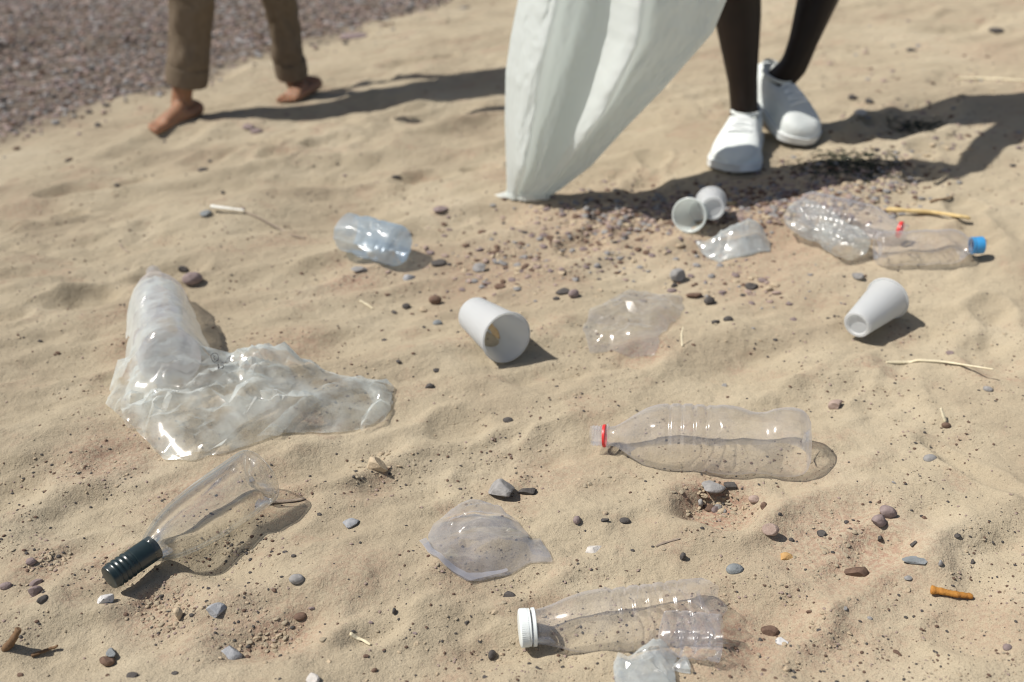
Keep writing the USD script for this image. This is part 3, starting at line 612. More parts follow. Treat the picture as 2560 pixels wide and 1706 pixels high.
person1 = thing('person', 'person in rolled up khaki trousers walking barefoot along the edge of the shingle', 'person', (*p1_toe[:2], min(p1_toe[2], p1_toeb[2])))
hb, Ph = head_bones(headc, face1, .93)
B = foot_bones(heel1, p1_toe, ank1, .80, left=True) + foot_bones(heelb, p1_toeb, ankb, .70)
for an, kn, hp in ((ank1, knee1, hl), (ankb, kneeb, hr)):
    cf = an + (kn - an) * .62
    B += chain([(an, .028), (an + (kn - an) * .2, .029), (cf, .034), (kn, .034), (hp, .062)])
B += [[(hl, .08), (hr, .08), (hip_c + [0, 0, .10], .085)], [(hip_c + [0, 0, .08], .085), (chest, .095)], [(chest, .09), (sL, .05)], [(chest, .09), (sR, .05)], [(chest, .08), (neck, .048)], [(neck, .047), (headc + [0, 0, -.04], .046)]]
for s_, e_, w_ in ((sL, eL, wL), (sR, eR, wR)): B += chain([(s_, .045), (e_, .034), (w_, .023)])
B += hand_bones(wL, wL - eL, np.array([-.3, .5, 0]), .9, .45) + hand_bones(wR, wR - eR, np.array([-.3, -.5, 0]), .9, .45, left=True) + hb
obj('body', bones(B, .011, 9), skin_tan, person1, smooth=True)
finish_head(person1, Ph, .93)
def trouser(an, kn, hp, cuffc, r0, nm, seed):
    tr = obj('trouser_leg', cloth_tube([cuffc, cuffc + (kn - cuffc) * .5, kn, kn + (hp - kn) * .55, hp + [0, 0, .03]], [r0, r0 * 1.07, r0 * 1.18, r0 * 1.5, r0 * 1.72], 60, .013, seed), khaki, person1, smooth=True)
    ax = kn - cuffc
    obj('cuff', cuff_ring(cuffc + unit(ax) * .018, ax, r0 * 1.02, .005, .050), khaki, tr)
c1 = away(467, 200, Y1); c2 = away(729, 182, Y2)
trouser(ank1, knee1, hl, c1, mpp(c1) * 47, 'a', 3); trouser(ankb, kneeb, hr, c2, mpp(c2) * 36, 'b', 8)
obj('trouser_seat', bones([[(hl + [0, 0, -.02], .105), (hr + [0, 0, -.02], .105), (hip_c + [0, 0, .12], .105)]], .02, 6), khaki, person1, smooth=True)
obj('shirt', bones([[(hip_c + [0, 0, .02], .125), (hip_c + [0, 0, .14], .115)], [(hip_c + [0, 0, .12], .112), (chest, .118)], [(chest, .112), (sL, .064)], [(chest, .112), (sR, .064)], [(sL, .063), (sL + (eL - sL) * .7, .054)], [(sR, .063), (sR + (eR - sR) * .7, .054)], [(chest, .10), (neck + [0, 0, -.03], .06)]], .018, 8), olive_shirt, person1, smooth=True)

# --- the one with the sack: dark legs and white canvas sneakers
def shoe(parent_label, toe, heel, width, lift, seed, roll=0.0, parent=None):
    """A low white sneaker from heel to toe: upper, sole and collar; toe and heel are points under the sole."""
    toe, heel = np.asarray(toe, float), np.asarray(heel, float)
    ax = toe - heel; L = np.linalg.norm(ax); ax /= L
    up = unit(np.array([0, 0, 1.0]) - ax * ax[2]); lat = np.cross(up, ax)
    up, lat = up * math.cos(roll) + lat * math.sin(roll), lat * math.cos(roll) - up * math.sin(roll)
    W_ = lambda a, b, c: heel + ax * (a * L) + lat * b + up * c
    ts = np.linspace(0, 1, 41)
    half = np.interp(ts, [0, .04, .12, .3, .5, .70, .84, .94, .985, 1], [.35, .58, .72, .74, .78, .97, .98, .72, .42, .16]) * width / 2
    for _ in range(3): half[1:-1] = (half[:-2] + 2 * half[1:-1] + half[2:]) / 4
    top = np.interp(ts, [0, .05, .18, .34, .46, .58, .70, .82, .92, .98, 1], [.074, .086, .080, .078, .082, .076, .064, .056, .048, .036, .026])
    for _ in range(2): top[1:-1] = (top[:-2] + 2 * top[1:-1] + top[2:]) / 4
    a = np.linspace(0, np.pi, 25); V_ = []
    for t, h, tp in zip(ts, half, top):
        wall = np.abs(np.cos(a)) ** .62 * np.sign(np.cos(a)); arch = np.sin(a) ** .55
        open_ = sstep(.02, .10, t) * sstep(.46, .40, t)
        zz = .013 + (tp - .013) * arch; xw = h * wall
        if open_ > 0:                          # the mouth of the shoe
            m = np.abs(wall) < .60; zz = np.where(m, zz - open_ * .014 * (1 - (wall / .60) ** 2), zz)
        rr = .0010 * (fbm(np.stack([np.full(25, t * 9), a * 2.2, np.full(25, seed)], -1), 3, 9) - .5) * 2
        V_.append([W_(t, x, zc + r_) for x, zc, r_ in zip(xw, zz, rr)])
    V_ = np.array(V_); n = len(a); f = []
    for i in range(len(ts) - 1):
        j = np.arange(n - 1); p = i * n + j; f.append(np.stack([p, p + 1, p + n + 1, p + n], -1))
    x = UsdGeom.Xform.Define(stage, numbered(ppath(parent) + '/shoe')).GetPrim()
    x.SetCustomDataByKey('at', Gf.Vec3d(*origin(parent))); x.SetCustomDataByKey('label', parent_label)
    def put(name, mesh, mt, smooth=50):
        v, ff, _ = meshkit.arrays(mesh); usdkit.mesh(stage, numbered(f'{x.GetPath()}/{name}'), (v - origin(parent), ff), mt, smooth=smooth)
    put('upper', (V_.reshape(-1, 3), np.vstack(f)), canvas, True)
    out = np.array([[W_(t, sgn * (h + .0035), 0)[:] for t, h in zip(ts, half)] for sgn in (1, -1)])
    ring = [(t, h + .0035) for t, h in zip(ts, half)] + [(t, -(h + .0035)) for t, h in zip(ts[::-1], half[::-1])]
    pol = Polygon([(t * L, b) for t, b in ring]).buffer(.002).simplify(.0006)
    sole = trimesh.creation.extrude_polygon(pol, .017, engine='earcut'); sv = np.array(sole.vertices)
    bend = .008 * sstep(.78, 1.0, sv[:, 0] / L)
    sole.vertices = np.array([W_(q[0] / L, q[1], q[2] + bd) for q, bd in zip(sv, bend)])
    put('sole', sole, rubber_white, 30)
    a2 = np.linspace(0, 2 * np.pi, 40, endpoint=False); cv = []
    for r_, hh in ((.0, .0), (.004, .003), (.002, .009), (-.003, .009), (-.004, .0)):      # the padded collar
        cv.append([W_(.235 + .200 * math.cos(q), math.sin(q) * (.72 * width / 2 * .80 + r_), .076 + hh + .006 * math.cos(q) ** 2) for q in a2])
    cv = np.array(cv).reshape(-1, 3); f = []
    for i in range(5):
        j = np.arange(40); p, q = i * 40, ((i + 1) % 5) * 40; f.append(np.stack([p + j, p + (j + 1) % 40, q + (j + 1) % 40, q + j], -1))
    put('collar', (cv, np.vstack(f)), canvas, True)
    for k in range(6):                         # laces across the instep
        t = .45 + .042 * k; tp = float(np.interp(t, ts, top)); h = float(np.interp(t, ts, half))
        path = [W_(t + .012 * s_ * (-1) ** k, h * .50 * s_, .020 + (tp - .020) * max(0, 1 - (.50 * abs(s_)) ** 2.6) ** .5 + .003) for s_ in np.linspace(-1, 1, 9)]
        put('lace', trimesh.util.concatenate([trimesh.creation.cylinder(.0026, segment=[path[q], path[q + 1]], sections=6) for q in range(8)]), lace_white)
    return W_
canvas = solid('white_canvas', (.66, .70, .68), .9, (.71, .74, .72), scale=30, bump=.5, bscale=1100, spec=.2)
rubber_white = solid('white_rubber', (.68, .70, .69), .5, (.62, .63, .61), scale=40, bump=.15)
lace_white = solid('white_lace', (.80, .82, .81), .9)
t1 = at(1826, 440); h1 = t1 + np.array([.085, .262, 0]); h1[2] = ground(h1[0], h1[1]) + .004; t1[2] += .002
t2 = at(2018, 372); h2 = t2 + np.array([-.10, .19, 0]); h2[2] = max(ground(h2[0], h2[1]) + .085, 0); t2[2] += .004
person2 = thing('person', 'person with dark bare legs in white low canvas sneakers, stepping along behind the white sack', 'person', (*t1[:2], t1[2]))
W1 = shoe('white sneaker planted flat with its toe in shade', t1, h1, .112, 0, 1, parent=person2)
W2 = shoe('white sneaker with its heel lifted and a shadow across the instep', t2, h2, .108, 0, 2, parent=person2)
an1, an2 = W1(.24, 0, .105), W2(.26, 0, .105)
an1s, an2s = away(1860, 262, an1[1]), away(1985, 165, an2[1])
kn1 = away(1838, -130, an1[1] + .01); kn2 = away(2128, -215, an2[1] + .04)
hipc = np.array([(kn1[0] + kn2[0]) / 2 + .03, an1[1] + .10, kn1[2] + .42]); hl2, hr2 = hipc + [-.10, 0, 0], hipc + [.10, .02, 0]
ch2 = hipc + np.array([-.06, -.06, .44]); nk2 = ch2 + np.array([-.02, -.03, .15]); hd2 = nk2 + np.array([-.03, -.05, .155])
s2L, s2R = ch2 + np.array([.185, .02, .05]), ch2 + np.array([-.185, -.01, .05])
SACK_Y = at(1330, 492)[1]; LEAN, YAW = .04, .19
grip = away(1850, -420, SACK_Y + LEAN * .9 - YAW * .38)
w2R = grip + np.array([.045, .0, .075]); e2R = (s2R + w2R) / 2 + np.array([.06, .06, -.06])
e2L = s2L + np.array([.07, .08, -.27]); w2L = e2L + np.array([.03, -.15, -.19])
hb2, Ph2 = head_bones(hd2, unit([-.25, -.8, -.45]), 1.0)
B = []
for an, kn, hp, ab in ((an1s, kn1, hl2, W1(.24, 0, .045)), (an2s, kn2, hr2, W2(.26, 0, .045))):
    cf = an + (kn - an) * .62 + np.array([0.0, .018, 0])
    B += chain([(ab, .035), (an, .0315), (an + (kn - an) * .18, .034), (cf, .054), (kn - (kn - an) * .08, .052), (kn, .057), (hp, .088)])
B += [[(hl2, .10), (hr2, .10), (hipc + [0, 0, .12], .105)], [(hipc + [0, 0, .1], .105), (ch2 + [.04, 0, 0], .115), (ch2 + [-.04, 0, 0], .115)], [(ch2, .10), (s2L, .062)], [(ch2, .10), (s2R, .062)], [(ch2, .09), (nk2, .058)], [(nk2, .057), (hd2 + [0, 0, -.04], .055)]]
for s_, e_, w_ in ((s2L, e2L, w2L), (s2R, e2R, w2R)): B += chain([(s_, .056), (e_, .043), (w_, .028)])
B += hand_bones(w2L, w2L - e2L, np.array([-.5, -.2, 0]), 1.05, .4, left=True) + hand_bones(w2R, grip - w2R + np.array([0, 0, -.02]), np.array([-1, -.2, 0.]), 1.05, .75) + hb2
obj('body', bones(B, .012, 9), skin_dark, person2, smooth=True)
finish_head(person2, Ph2, 1.0, .98)
obj('shorts', bones([[(hl2 + (kn1 - hl2) * .62, .098), (hl2, .118)], [(hr2 + (kn2 - hr2) * .62, .098), (hr2, .118)], [(hl2, .116), (hr2, .116), (hipc + [0, 0, .13], .118)]], .02, 6), navy, person2, smooth=True)
obj('t_shirt', bones([[(hipc + [0, 0, .03], .135), (hipc + [0, 0, .15], .128)], [(hipc + [0, 0, .13], .126), (ch2 + [.04, 0, 0], .132), (ch2 + [-.04, 0, 0], .132)], [(ch2, .12), (s2L, .078)], [(ch2, .12), (s2R, .078)], [(s2L, .077), (s2L + (e2L - s2L) * .6, .068)], [(s2R, .077), (s2R + (e2R - s2R) * .6, .068)], [(ch2, .11), (nk2 + [0, 0, -.03], .07)]], .02, 8), white_tee, person2, smooth=True)

# ------------------------------------------------------------------ the white sack
sack_white = mat('sack_white', {
    't': ('texture_coordinate', {}), 'w': ('wave_texture', {'wave_type': 'bands', 'bands_direction': 'z', 'scale': 160, 'distortion': .6}), 'w2': ('wave_texture', {'wave_type': 'bands', 'bands_direction': 'x', 'scale': 160, 'distortion': .6}),
    'a': ('math', {'math_type': 'add'}), 'n': ('noise_texture', {'scale': 26, 'detail': 4}), 'b': ('bump', {'strength': .12, 'distance': .001}), 'b2': ('bump', {'strength': .35, 'distance': .006}),
    'p': ('principled_bsdf', {'base_color': (.83, .868, .853), 'roughness': .42, 'specular_ior_level': .35}), 'tl': ('translucent_bsdf', {'color': (.88, .925, .905)}), 'm': ('mix_closure', {'fac': .56})},
    [('t.object', 'w.vector'), ('t.object', 'w2.vector'), ('t.object', 'n.vector'), ('w.fac', 'a.value1'), ('w2.fac', 'a.value2'), ('n.fac', 'b2.height'), ('a.value', 'b.height'), ('b2.normal', 'b.normal'), ('b.normal', 'p.normal'),
     ('p.BSDF', 'm.closure1'), ('tl.BSDF', 'm.closure2')], 'm.closure')
LK = np.array([(492, 1268), (400, 1265), (300, 1262), (180, 1264), (90, 1277), (0, 1295), (-150, 1335), (-420, 1420)], float)
RK = np.array([(492, 1372), (474, 1402), (412, 1480), (320, 1562), (220, 1660), (80, 1782), (0, 1815), (-150, 1850), (-420, 1845)], float)
ROWS, COLS = 150, 240
vs = np.linspace(0, 1, ROWS) ** 1.15; SV = np.zeros((ROWS, COLS, 3))
ua = np.linspace(0, 2 * np.pi, COLS, endpoint=False)
for r, v in enumerate(vs):
    py = 492 - 912 * v
    xl, xr = np.interp(-py, -LK[:, 0], LK[:, 1]), np.interp(-py, -RK[:, 0], RK[:, 1])
    wid = (xr - xl) / 1130; L_, R_ = away(xl, py, SACK_Y + LEAN * .9 * v), away(xr, py, SACK_Y + LEAN * .9 * v - YAW * wid)
    c, a = (L_ + R_) / 2, (R_[0] - L_[0]) / 2
    b = min(.26 * a + .004, .062) * (1 - .45 * sstep(.55, 1, v))
    cs, sn = np.cos(ua), np.sin(ua)
    cs_ = np.sign(cs) * np.abs(cs) ** .85
    s = (cs_ + 1) / 2                           # across, 0 left to 1 right
    # folds hang from the gripped rim and run down to the corner
    ridge = lambda c_, w_, h_: h_ * np.where(s < c_, np.exp(-((s - c_) / w_) ** 2), np.exp(-((s - c_) / (w_ * .45)) ** 2))
    fold = (ridge(.66 - .16 * v + .015 * np.sin(7 * v), .13, .075) * sstep(0.03, .30, v)
            - .045 * np.exp(-((s - (.42 - .04 * v)) / .12) ** 2) * sstep(.0, .3, v)
            + ridge(.16 + .03 * np.sin(4 * v + 1), .13, .060) * sstep(-.02, .12, v)
            + ridge(.40 + .07 * v, .05, .022) * sstep(.50, .66, v) + ridge(.29, .05, .012) * sstep(.15, .3, v) * sstep(.62, .45, v)
            - .012 * np.exp(-((s - .88) / .08) ** 2) * sstep(.1, .5, v))
    q = np.stack([s * 5, np.full(COLS, v * 1.7), (sn > 0) * 3.0], -1)
    wr = .022 * (fbm(q * [1.6, 1, 1], 3, 33) - .5) + .010 * (np.abs(fbm(q * [2.2, 3.2, 1], 2, 35) - .5) * 2 - .3) + .005 * (np.abs(fbm(q * [5, 16, 1], 3, 36) - .5) * 2 - .3) + .004 * (fbm(q * [14, 30, 1], 2, 37) - .5)
    off = (fold * (sn > 0) + wr) * min(1, a / .10) * np.minimum(1, np.abs(sn) * 2.2)
    SV[r, :, 0] = c[0] + a * cs_ ; SV[r, :, 1] = L_[1] + (R_[1] - L_[1]) * s - (b * np.sign(sn) * np.abs(sn) ** .8 + np.sign(sn + 1e-9) * off)
    SV[r, :, 2] = L_[2] + (R_[2] - L_[2]) * s + .012 * (1 - np.minimum(1, v * 8)) * (s > .5) * 0
gz = ground(SV[0, :, 0], SV[0, :, 1]); SV[:, :, 2] += (gz.mean() + .004 - SV[0, :, 2].mean()) * np.linspace(1, 0, ROWS)[:, None] ** 4
fl = []
for r in range(ROWS - 1):
    j = np.arange(COLS); p = r * COLS; fl.append(np.stack([p + j, p + (j + 1) % COLS, p + COLS + (j + 1) % COLS, p + COLS + j], -1))
sack = thing('sack', 'big white plastic sack hanging in folds, its lower corner touching the sand', 'sack', SV[0].mean(0))
obj('bag', (SV.reshape(-1, 3), np.vstack(fl)), sack_white, sack, smooth=True)
k = np.linspace(0, COLS - 1, 60).astype(int)
hem = np.vstack([SV[0, k] + [0, 0, .004]]); rimv = []
for zz, gg in ((-.002, 1.0), (.010, 1.0)): rimv.append(SV[0, k].mean(0) + (SV[0, k] - SV[0, k].mean(0)) * [1.05, 1.5, 1] + [0, 0, zz])
rimv = np.array(rimv).reshape(-1, 3); j = np.arange(60)
obj('seam', (rimv, np.stack([j, (j + 1) % 60, 60 + (j + 1) % 60, 60 + j], -1)), sack_white, sack, smooth=True)
# the loose corner that trails on the sand
cn = at(np.array([1236, 1262, 1290, 1300, 1278, 1248]), np.array([492, 484, 486, 496, 500, 498])); cn[:, 2] += .004
cc = cn.mean(0) + [0, 0, .008]; j = np.arange(6)
obj('corner', (np.vstack([cn, cc]), np.stack([j, (j + 1) % 6, np.full(6, 6)], -1)), sack_white, sack, smooth=False)

# ------------------------------------------------------------------ litter
pet = clear('clear_plastic', haze=.055, haze2=.17, hscale=24, graze=.48, tint=(.992, .992, .992), cap_=.38, milk=(.74, .74, .79), rough=.17, edge_tint=(.90, .90, .92))
pet_blue = clear('bluish_plastic', haze=.36, haze2=.52, graze=.3, tint=(.86, .92, .98), rough=.24, milk=(.50, .62, .73), cap_=.2)
pet_cloudy = clear('cloudy_plastic', haze=.16, haze2=.34, graze=.4, tint=(.97, .97, .98), rough=.16, milk=(.68, .67, .69))
pet_white = clear('creased_plastic', haze=.14, haze2=.50, hscale=34, graze=.4, rough=.14, milk=(.70, .75, .74))
glass_clear = clear('clear_glass', haze=.012, haze2=.03, graze=.26, tint=(.99, .99, .985), rough=.05, milk=(.52, .58, .62), cap_=.5, edge_tint=(.76, .80, .81))
film_bag = clear('bag_film', haze=.06, haze2=.42, hscale=18, graze=.9, tint=(.994, .994, .994), rough=.17, milk=(.80, .86, .845), cap_=.4)
film_pouch = clear('pouch_film', haze=.05, haze2=.20, hscale=24, graze=.5, rough=.17, milk=(.68, .68, .72), cap_=.35)
film_thin = clear('thin_film', haze=.02, haze2=.14, hscale=22, graze=.25, rough=.15, milk=(.70, .70, .70), cap_=.12)
film_milky = clear('milky_film', haze=.22, haze2=.58, hscale=42, graze=.5, rough=.15, milk=(.70, .76, .77))
film_seal = clear('sealed_edge', haze=.40, haze2=.55, rough=.14, milk=(.60, .62, .70))
cup_frost = clear('frosted_cup', haze=.72, haze2=.88, rough=.2, milk=(.84, .88, .86), graze=.2)
cup_white = mat('cup_white', {'p': ('principled_bsdf', {'base_color': (.74, .76, .77), 'roughness': .42, 'specular_ior_level': .4}), 'tl': ('translucent_bsdf', {'color': (.82, .83, .83)}), 'm': ('mix_closure', {'fac': .58}),
                              't': ('texture_coordinate', {}), 'n': ('noise_texture', {'scale': 500, 'detail': 2}), 'b': ('bump', {'strength': .10, 'distance': .001})},
                [('t.object', 'n.vector'), ('n.fac', 'b.height'), ('b.normal', 'p.normal'), ('p.BSDF', 'm.closure1'), ('tl.BSDF', 'm.closure2')], 'm.closure')
cap_white = solid('cap_white', (.68, .72, .71), .4, spec=.5)
cap_blue = solid('cap_blue', (.045, .27, .56), .35, spec=.5)
cap_dark = solid('cap_black_green', (.010, .020, .022), .30, (.016, .028, .030), scale=80, spec=.6)
ring_red = solid('ring_red', (.62, .035, .035), .4, spec=.5)
stain = solid('tea_stain', (.48, .32, .15), .7, (.56, .42, .24), scale=90)
ink = solid('print_ink', (.05, .05, .05), .7)
STRAW = {'straw_yellow': ((.62, .48, .24), (.50, .36, .16)), 'straw_pale': ((.66, .60, .44), (.56, .49, .33)), 'reed_orange': ((.48, .23, .045), (.34, .14, .03)), 'twig_brown': ((.11, .065, .035), (.19, .115, .06)),
         'twig_grey': ((.24, .19, .15), (.33, .27, .21)), 'stick_white': ((.80, .80, .74), (.72, .71, .64))}
WM = {k: solid(k, a, .8, b, scale=90, bump=.5, bscale=500, spec=.3) for k, (a, b) in STRAW.items()}

def axes_for(d, up=(0, 0, 1)):
    d = unit(d); e = np.cross(up, d); e = unit(e); return d, e, np.cross(d, e)
def lathe(p0, d, prof, n=64, mod=None, close0=False, close1=False, up=(0, 0, 1), fine=None):
    """A turned shell from p0 along d. prof: (distance, radius) pairs. mod(s, a) -> (radius factor, sideways shift, upward shift)."""
    d, e, g_ = axes_for(d, up); prof = np.array(prof, float)
    if fine:
        k = np.linspace(0, len(prof) - 1, fine)
        arc = np.concatenate([[0], np.cumsum(np.hypot(*np.diff(prof, axis=0).T))]); k = np.linspace(0, arc[-1], fine)
        prof = np.stack([np.interp(k, arc, prof[:, 0]), np.interp(k, arc, prof[:, 1])], 1)
    a = np.linspace(0, 2 * np.pi, n, endpoint=False); rows = []
    for s, r in prof:
        f, sx, sz = (1, 0, 0) if mod is None else mod(s, a)
        rows.append(p0 + d * s + ((np.cos(a) * r * f + sx)[:, None] * e) + ((np.sin(a) * r * f + sz)[:, None] * g_))
    V_ = np.array(rows); m = len(prof); f = []
    for i in range(m - 1):
        j = np.arange(n); p = i * n; f.append(np.stack([p + j, p + (j + 1) % n, p + n + (j + 1) % n, p + n + j], -1))
    F_ = np.vstack(f); F_ = np.vstack([F_[:, [0, 1, 2]], F_[:, [0, 2, 3]]]); V_ = V_.reshape(-1, 3)
    for on, row in ((close0, 0), (close1, m - 1)):
        if on:
            c = V_[row * n:(row + 1) * n].mean(0); V_ = np.vstack([V_, c]); j = np.arange(n); q = row * n
            t = np.stack([q + j, q + (j + 1) % n, np.full(n, len(V_) - 1)], -1); F_ = np.vstack([F_, t if row else t[:, ::-1]])
    return V_, F_
def smooth_prof(pts, n=140):
    from scipy.interpolate import PchipInterpolator
    pts = np.array(pts, float); s = np.linspace(pts[0, 0], pts[-1, 0], n)
    return np.stack([s, PchipInterpolator(pts[:, 0], pts[:, 1])(s)], 1)
def ribbed(prof, s0, s1, pitch, depth):
    s = prof[:, 0]; w = sstep(s0, s0 + pitch * .5, s) * sstep(s1, s1 - pitch * .5, s)
    prof = prof.copy(); prof[:, 1] -= depth * w * np.maximum(0, np.cos((s - s0) / pitch * 2 * np.pi)) ** 2
    return prof
def crumple(seed, cell, amp, area):
    """Flat facets with sharp creases, as crushed plastic has."""
    r = np.random.default_rng(seed); (x0, y0), (x1, y1) = area
    n = int(max(12, (x1 - x0 + 4 * cell) * (y1 - y0 + 4 * cell) / cell ** 2)); n = min(n, 6000)
    P_ = np.stack([r.uniform(x0 - 2 * cell, x1 + 2 * cell, n), r.uniform(y0 - 2 * cell, y1 + 2 * cell, n)], 1)
    f = LinearNDInterpolator(P_, r.uniform(-amp, amp, n) * r.choice([.4, 1, 1], n), fill_value=0)
    return f
def dented(seed, cell, amp, soft=0.0, span=.4):
    """A radius field for crushed bottles over (distance along, angle)."""
    f = crumple(seed, cell, amp, ((-.05, -.05), (span, 2 * np.pi * .045 + .05)))
    return lambda s, a: np.nan_to_num(f(np.full_like(a, s), np.minimum(a, 2 * np.pi - a) * .045 * 1.0 + .02 * np.sign(np.pi - a)))
def cap(parent, p0, d, r, h, mt, ridges=60, name='cap', dome=.0012):
    """A screw cap with a knurled skirt: p0 the outer face, d towards the bottle."""
    n = ridges * 4
    def mod(s, a):
        return (1 + (.022 * (np.cos(a * ridges) > 0) if .0015 < s < h * .8 else 0), 0, 0)
    pr_ = [(0, .0), (0, r * .80), (.0006, r * .93), (.0018, r), (h * .8, r * 1.01), (h * .8 + .0004, r * .985), (h, r * 1.0), (h, r * .82)]
    return obj(name, lathe(p0, d, pr_, n, mod), mt, parent, smooth=40)

# --- the glass bottle
TIP = at(271, 1447, .026); BASE = at(651, 1186, .037)
ax = unit(BASE - TIP); LB = np.linalg.norm(BASE - TIP)
gb = thing('glass_bottle', 'clear glass wine bottle with a black screw cap lying slantwise on the sand', 'bottle', at(480, 1300))
k_ = LB / .300
gp = [(.052, .0132), (.070, .0142), (.082, .0180), (.098, .0236), (.118, .0288), (.145, .0330), (.175, .0356), (.205, .0370), (.240, .0378), (.285, .0382), (.294, .0378), (.2985, .0352)]
gpr = smooth_prof([(s * k_, r) for s, r in gp], 110)
def wob(s, a): return (1 + .006 * np.sin(2 * a + 9 * s), 0, 0)
gv = lathe(TIP, ax, gpr, 96, wob)
obj('wall', gv, glass_clear, gb, smooth=True)
gin = gpr.copy(); gin[:, 1] -= .0032; gin = gin[gin[:, 0] < .290 * k_]
obj('inner_wall', lathe(TIP, ax, gin, 72), glass_clear, gb, smooth=True)
pun = [(.2985 * k_, .0352), (.3000 * k_, .0330), (.2990 * k_, .0300), (.290 * k_, .0215), (.279 * k_, .0110), (.275 * k_, .0)]
obj('base', lathe(TIP, ax, pun, 72, fine=30), glass_clear, gb, smooth=True)
cp = [(0, 0), (0, .0118), (.0008, .0136), (.002, .0142)]
for q in range(4): cp += [(.006 + q * .0058, .0144), (.0075 + q * .0058, .0153), (.0090 + q * .0058, .0153), (.0105 + q * .0058, .0143)]
cp += [(.031, .0146), (.0315, .0141), (.0325, .0141), (.033, .0147), (.060, .0149), (.0615, .0147), (.0615, .0130)]
obj('screw_cap', lathe(TIP, ax, cp, 72), cap_dark, gb, smooth=30)

# --- the big clear bottle with the red ring
NB = at(1476, 1089, .033); BB = at(2026, 1106, .035); ax = unit(BB - NB); LB = np.linalg.norm(BB - NB); k_ = LB / .31
big = thing('plastic_bottle', 'big clear plastic bottle with a red ring on its open neck, lying crosswise', 'bottle', at(1750, 1160))
pf = smooth_prof([(.000, .0128), (.020, .0128), (.024, .0128), (.034, .0135), (.046, .0190), (.064, .0300), (.084, .0405), (.102, .0452), (.120, .0462), (.190, .0462), (.215, .0452), (.232, .0425), (.248, .0425), (.262, .0455), (.282, .0462), (.297, .0435), (.306, .0360), (.310, .0260)], 240)
pf = ribbed(pf, .098, .178, .0172, .0023); pf[:, 0] *= k_
dn_ = dented(5, .03, .0016)
def bmod(s, a):
    up_ = np.sin(a); sag = -.006 * np.exp(-((s - .238 * k_) / .022) ** 2) * np.maximum(up_, 0) ** 2
    return (1 + (dn_(s, a) + sag) / .045 * sstep(.05, .09, s), 0, 0)
obj('bottle_wall', lathe(NB, ax, pf, 96, bmod), pet, big, smooth=True)
foot = [(.310 * k_, .0260), (.3105 * k_, .020), (.303 * k_, .012), (.298 * k_, .0)]
obj('bottle_base', lathe(NB, ax, foot, 80, lambda s, a: (1 + .10 * np.cos(5 * a), 0, 0), fine=24), pet, big, smooth=True)
thr = []
for q in range(3): thr += [(.003 + q * .0045, .0131), (.0042 + q * .0045, .0143), (.0056 + q * .0045, .0143), (.0066 + q * .0045, .0131)]
obj('neck_thread', lathe(NB, ax, thr, 48), pet, big, smooth=40)
obj('neck_ring', lathe(NB, ax, [(.0172, .0138), (.0172, .0152), (.0186, .0158), (.0205, .0158), (.0212, .0152), (.0212, .0138)], 48), ring_red, big, smooth=40)
obj('neck_flange', lathe(NB, ax, [(.0230, .0132), (.0233, .0168), (.0248, .0168), (.0252, .0132)], 48), pet, big, smooth=40)

# --- the white-capped bottle, crushed flat towards its end
C0 = at(1297, 1571, .025); C1 = at(1786, 1530, .021); ax = unit(C1 - C0); LB = np.linalg.norm(C1 - C0)
wb = thing('plastic_bottle', 'crushed ribbed clear bottle with a white cap at the bottom of the picture', 'bottle', at(1540, 1620))
cap(wb, C0, ax, .0198, .0120, cap_white, 60, 'cap')
obj('cap_ring', lathe(C0, ax, [(.0140, .0180), (.0140, .0201), (.0172, .0203), (.0178, .0198), (.0178, .0180)], 64), cap_white, wb, smooth=40)
q_ = LB / .235
pf = smooth_prof([(.0125, .0172), (.020, .0178), (.026, .0184), (.040, .0215), (.060, .0275), (.085, .0325), (.105, .0345), (.150, .0348), (.20, .0348), (.235, .0350)], 220)
pf = ribbed(pf, .098, .212, .0165, .0021); pf[:, 0] *= q_
dn2 = dented(11, .026, .0034)
def wmod(s, a):
    t = sstep(.13, .24, s); lift = .004 * t
    ragged = 0
    sz = -np.sin(a) * .0130 * t + lift
    sx = np.cos(a) * .0105 * t
    return (1 + dn2(s, a) / .035 * sstep(.04, .15, s), sx + ragged, sz)
v, f = lathe(C0, ax, pf, 96, wmod)
v = v.copy(); last = np.arange(len(v)) >= len(v) - 96 * 6
v[last] += ax * (.014 * (noise(np.stack([np.arange(last.sum()) % 96 * .19, 0 * v[last, 0], 0 * v[last, 0]], -1), 3) - .5))[:, None]
obj('bottle_wall', (v, f), pet, wb, smooth=True)
E0 = at(1652, 1586, .020); E1 = at(1800, 1592, .021); ax2 = unit(E1 - E0); L2 = np.linalg.norm(E1 - E0)
pf = np.stack([np.linspace(0, L2, 70), np.full(70, .0245)], 1); pf = ribbed(pf, .004, L2 - .006, .0150, .0016); pf[:6, 1] *= np.linspace(.55, 1, 6)
dn3 = dented(21, .02, .0040)
obj('folded_end', lathe(E0, ax2, pf, 72, lambda s, a: (1 + dn3(s, a) / .025, .002 * np.cos(a), -.004 * np.sin(a)), close1=False), pet, wb, smooth=True)

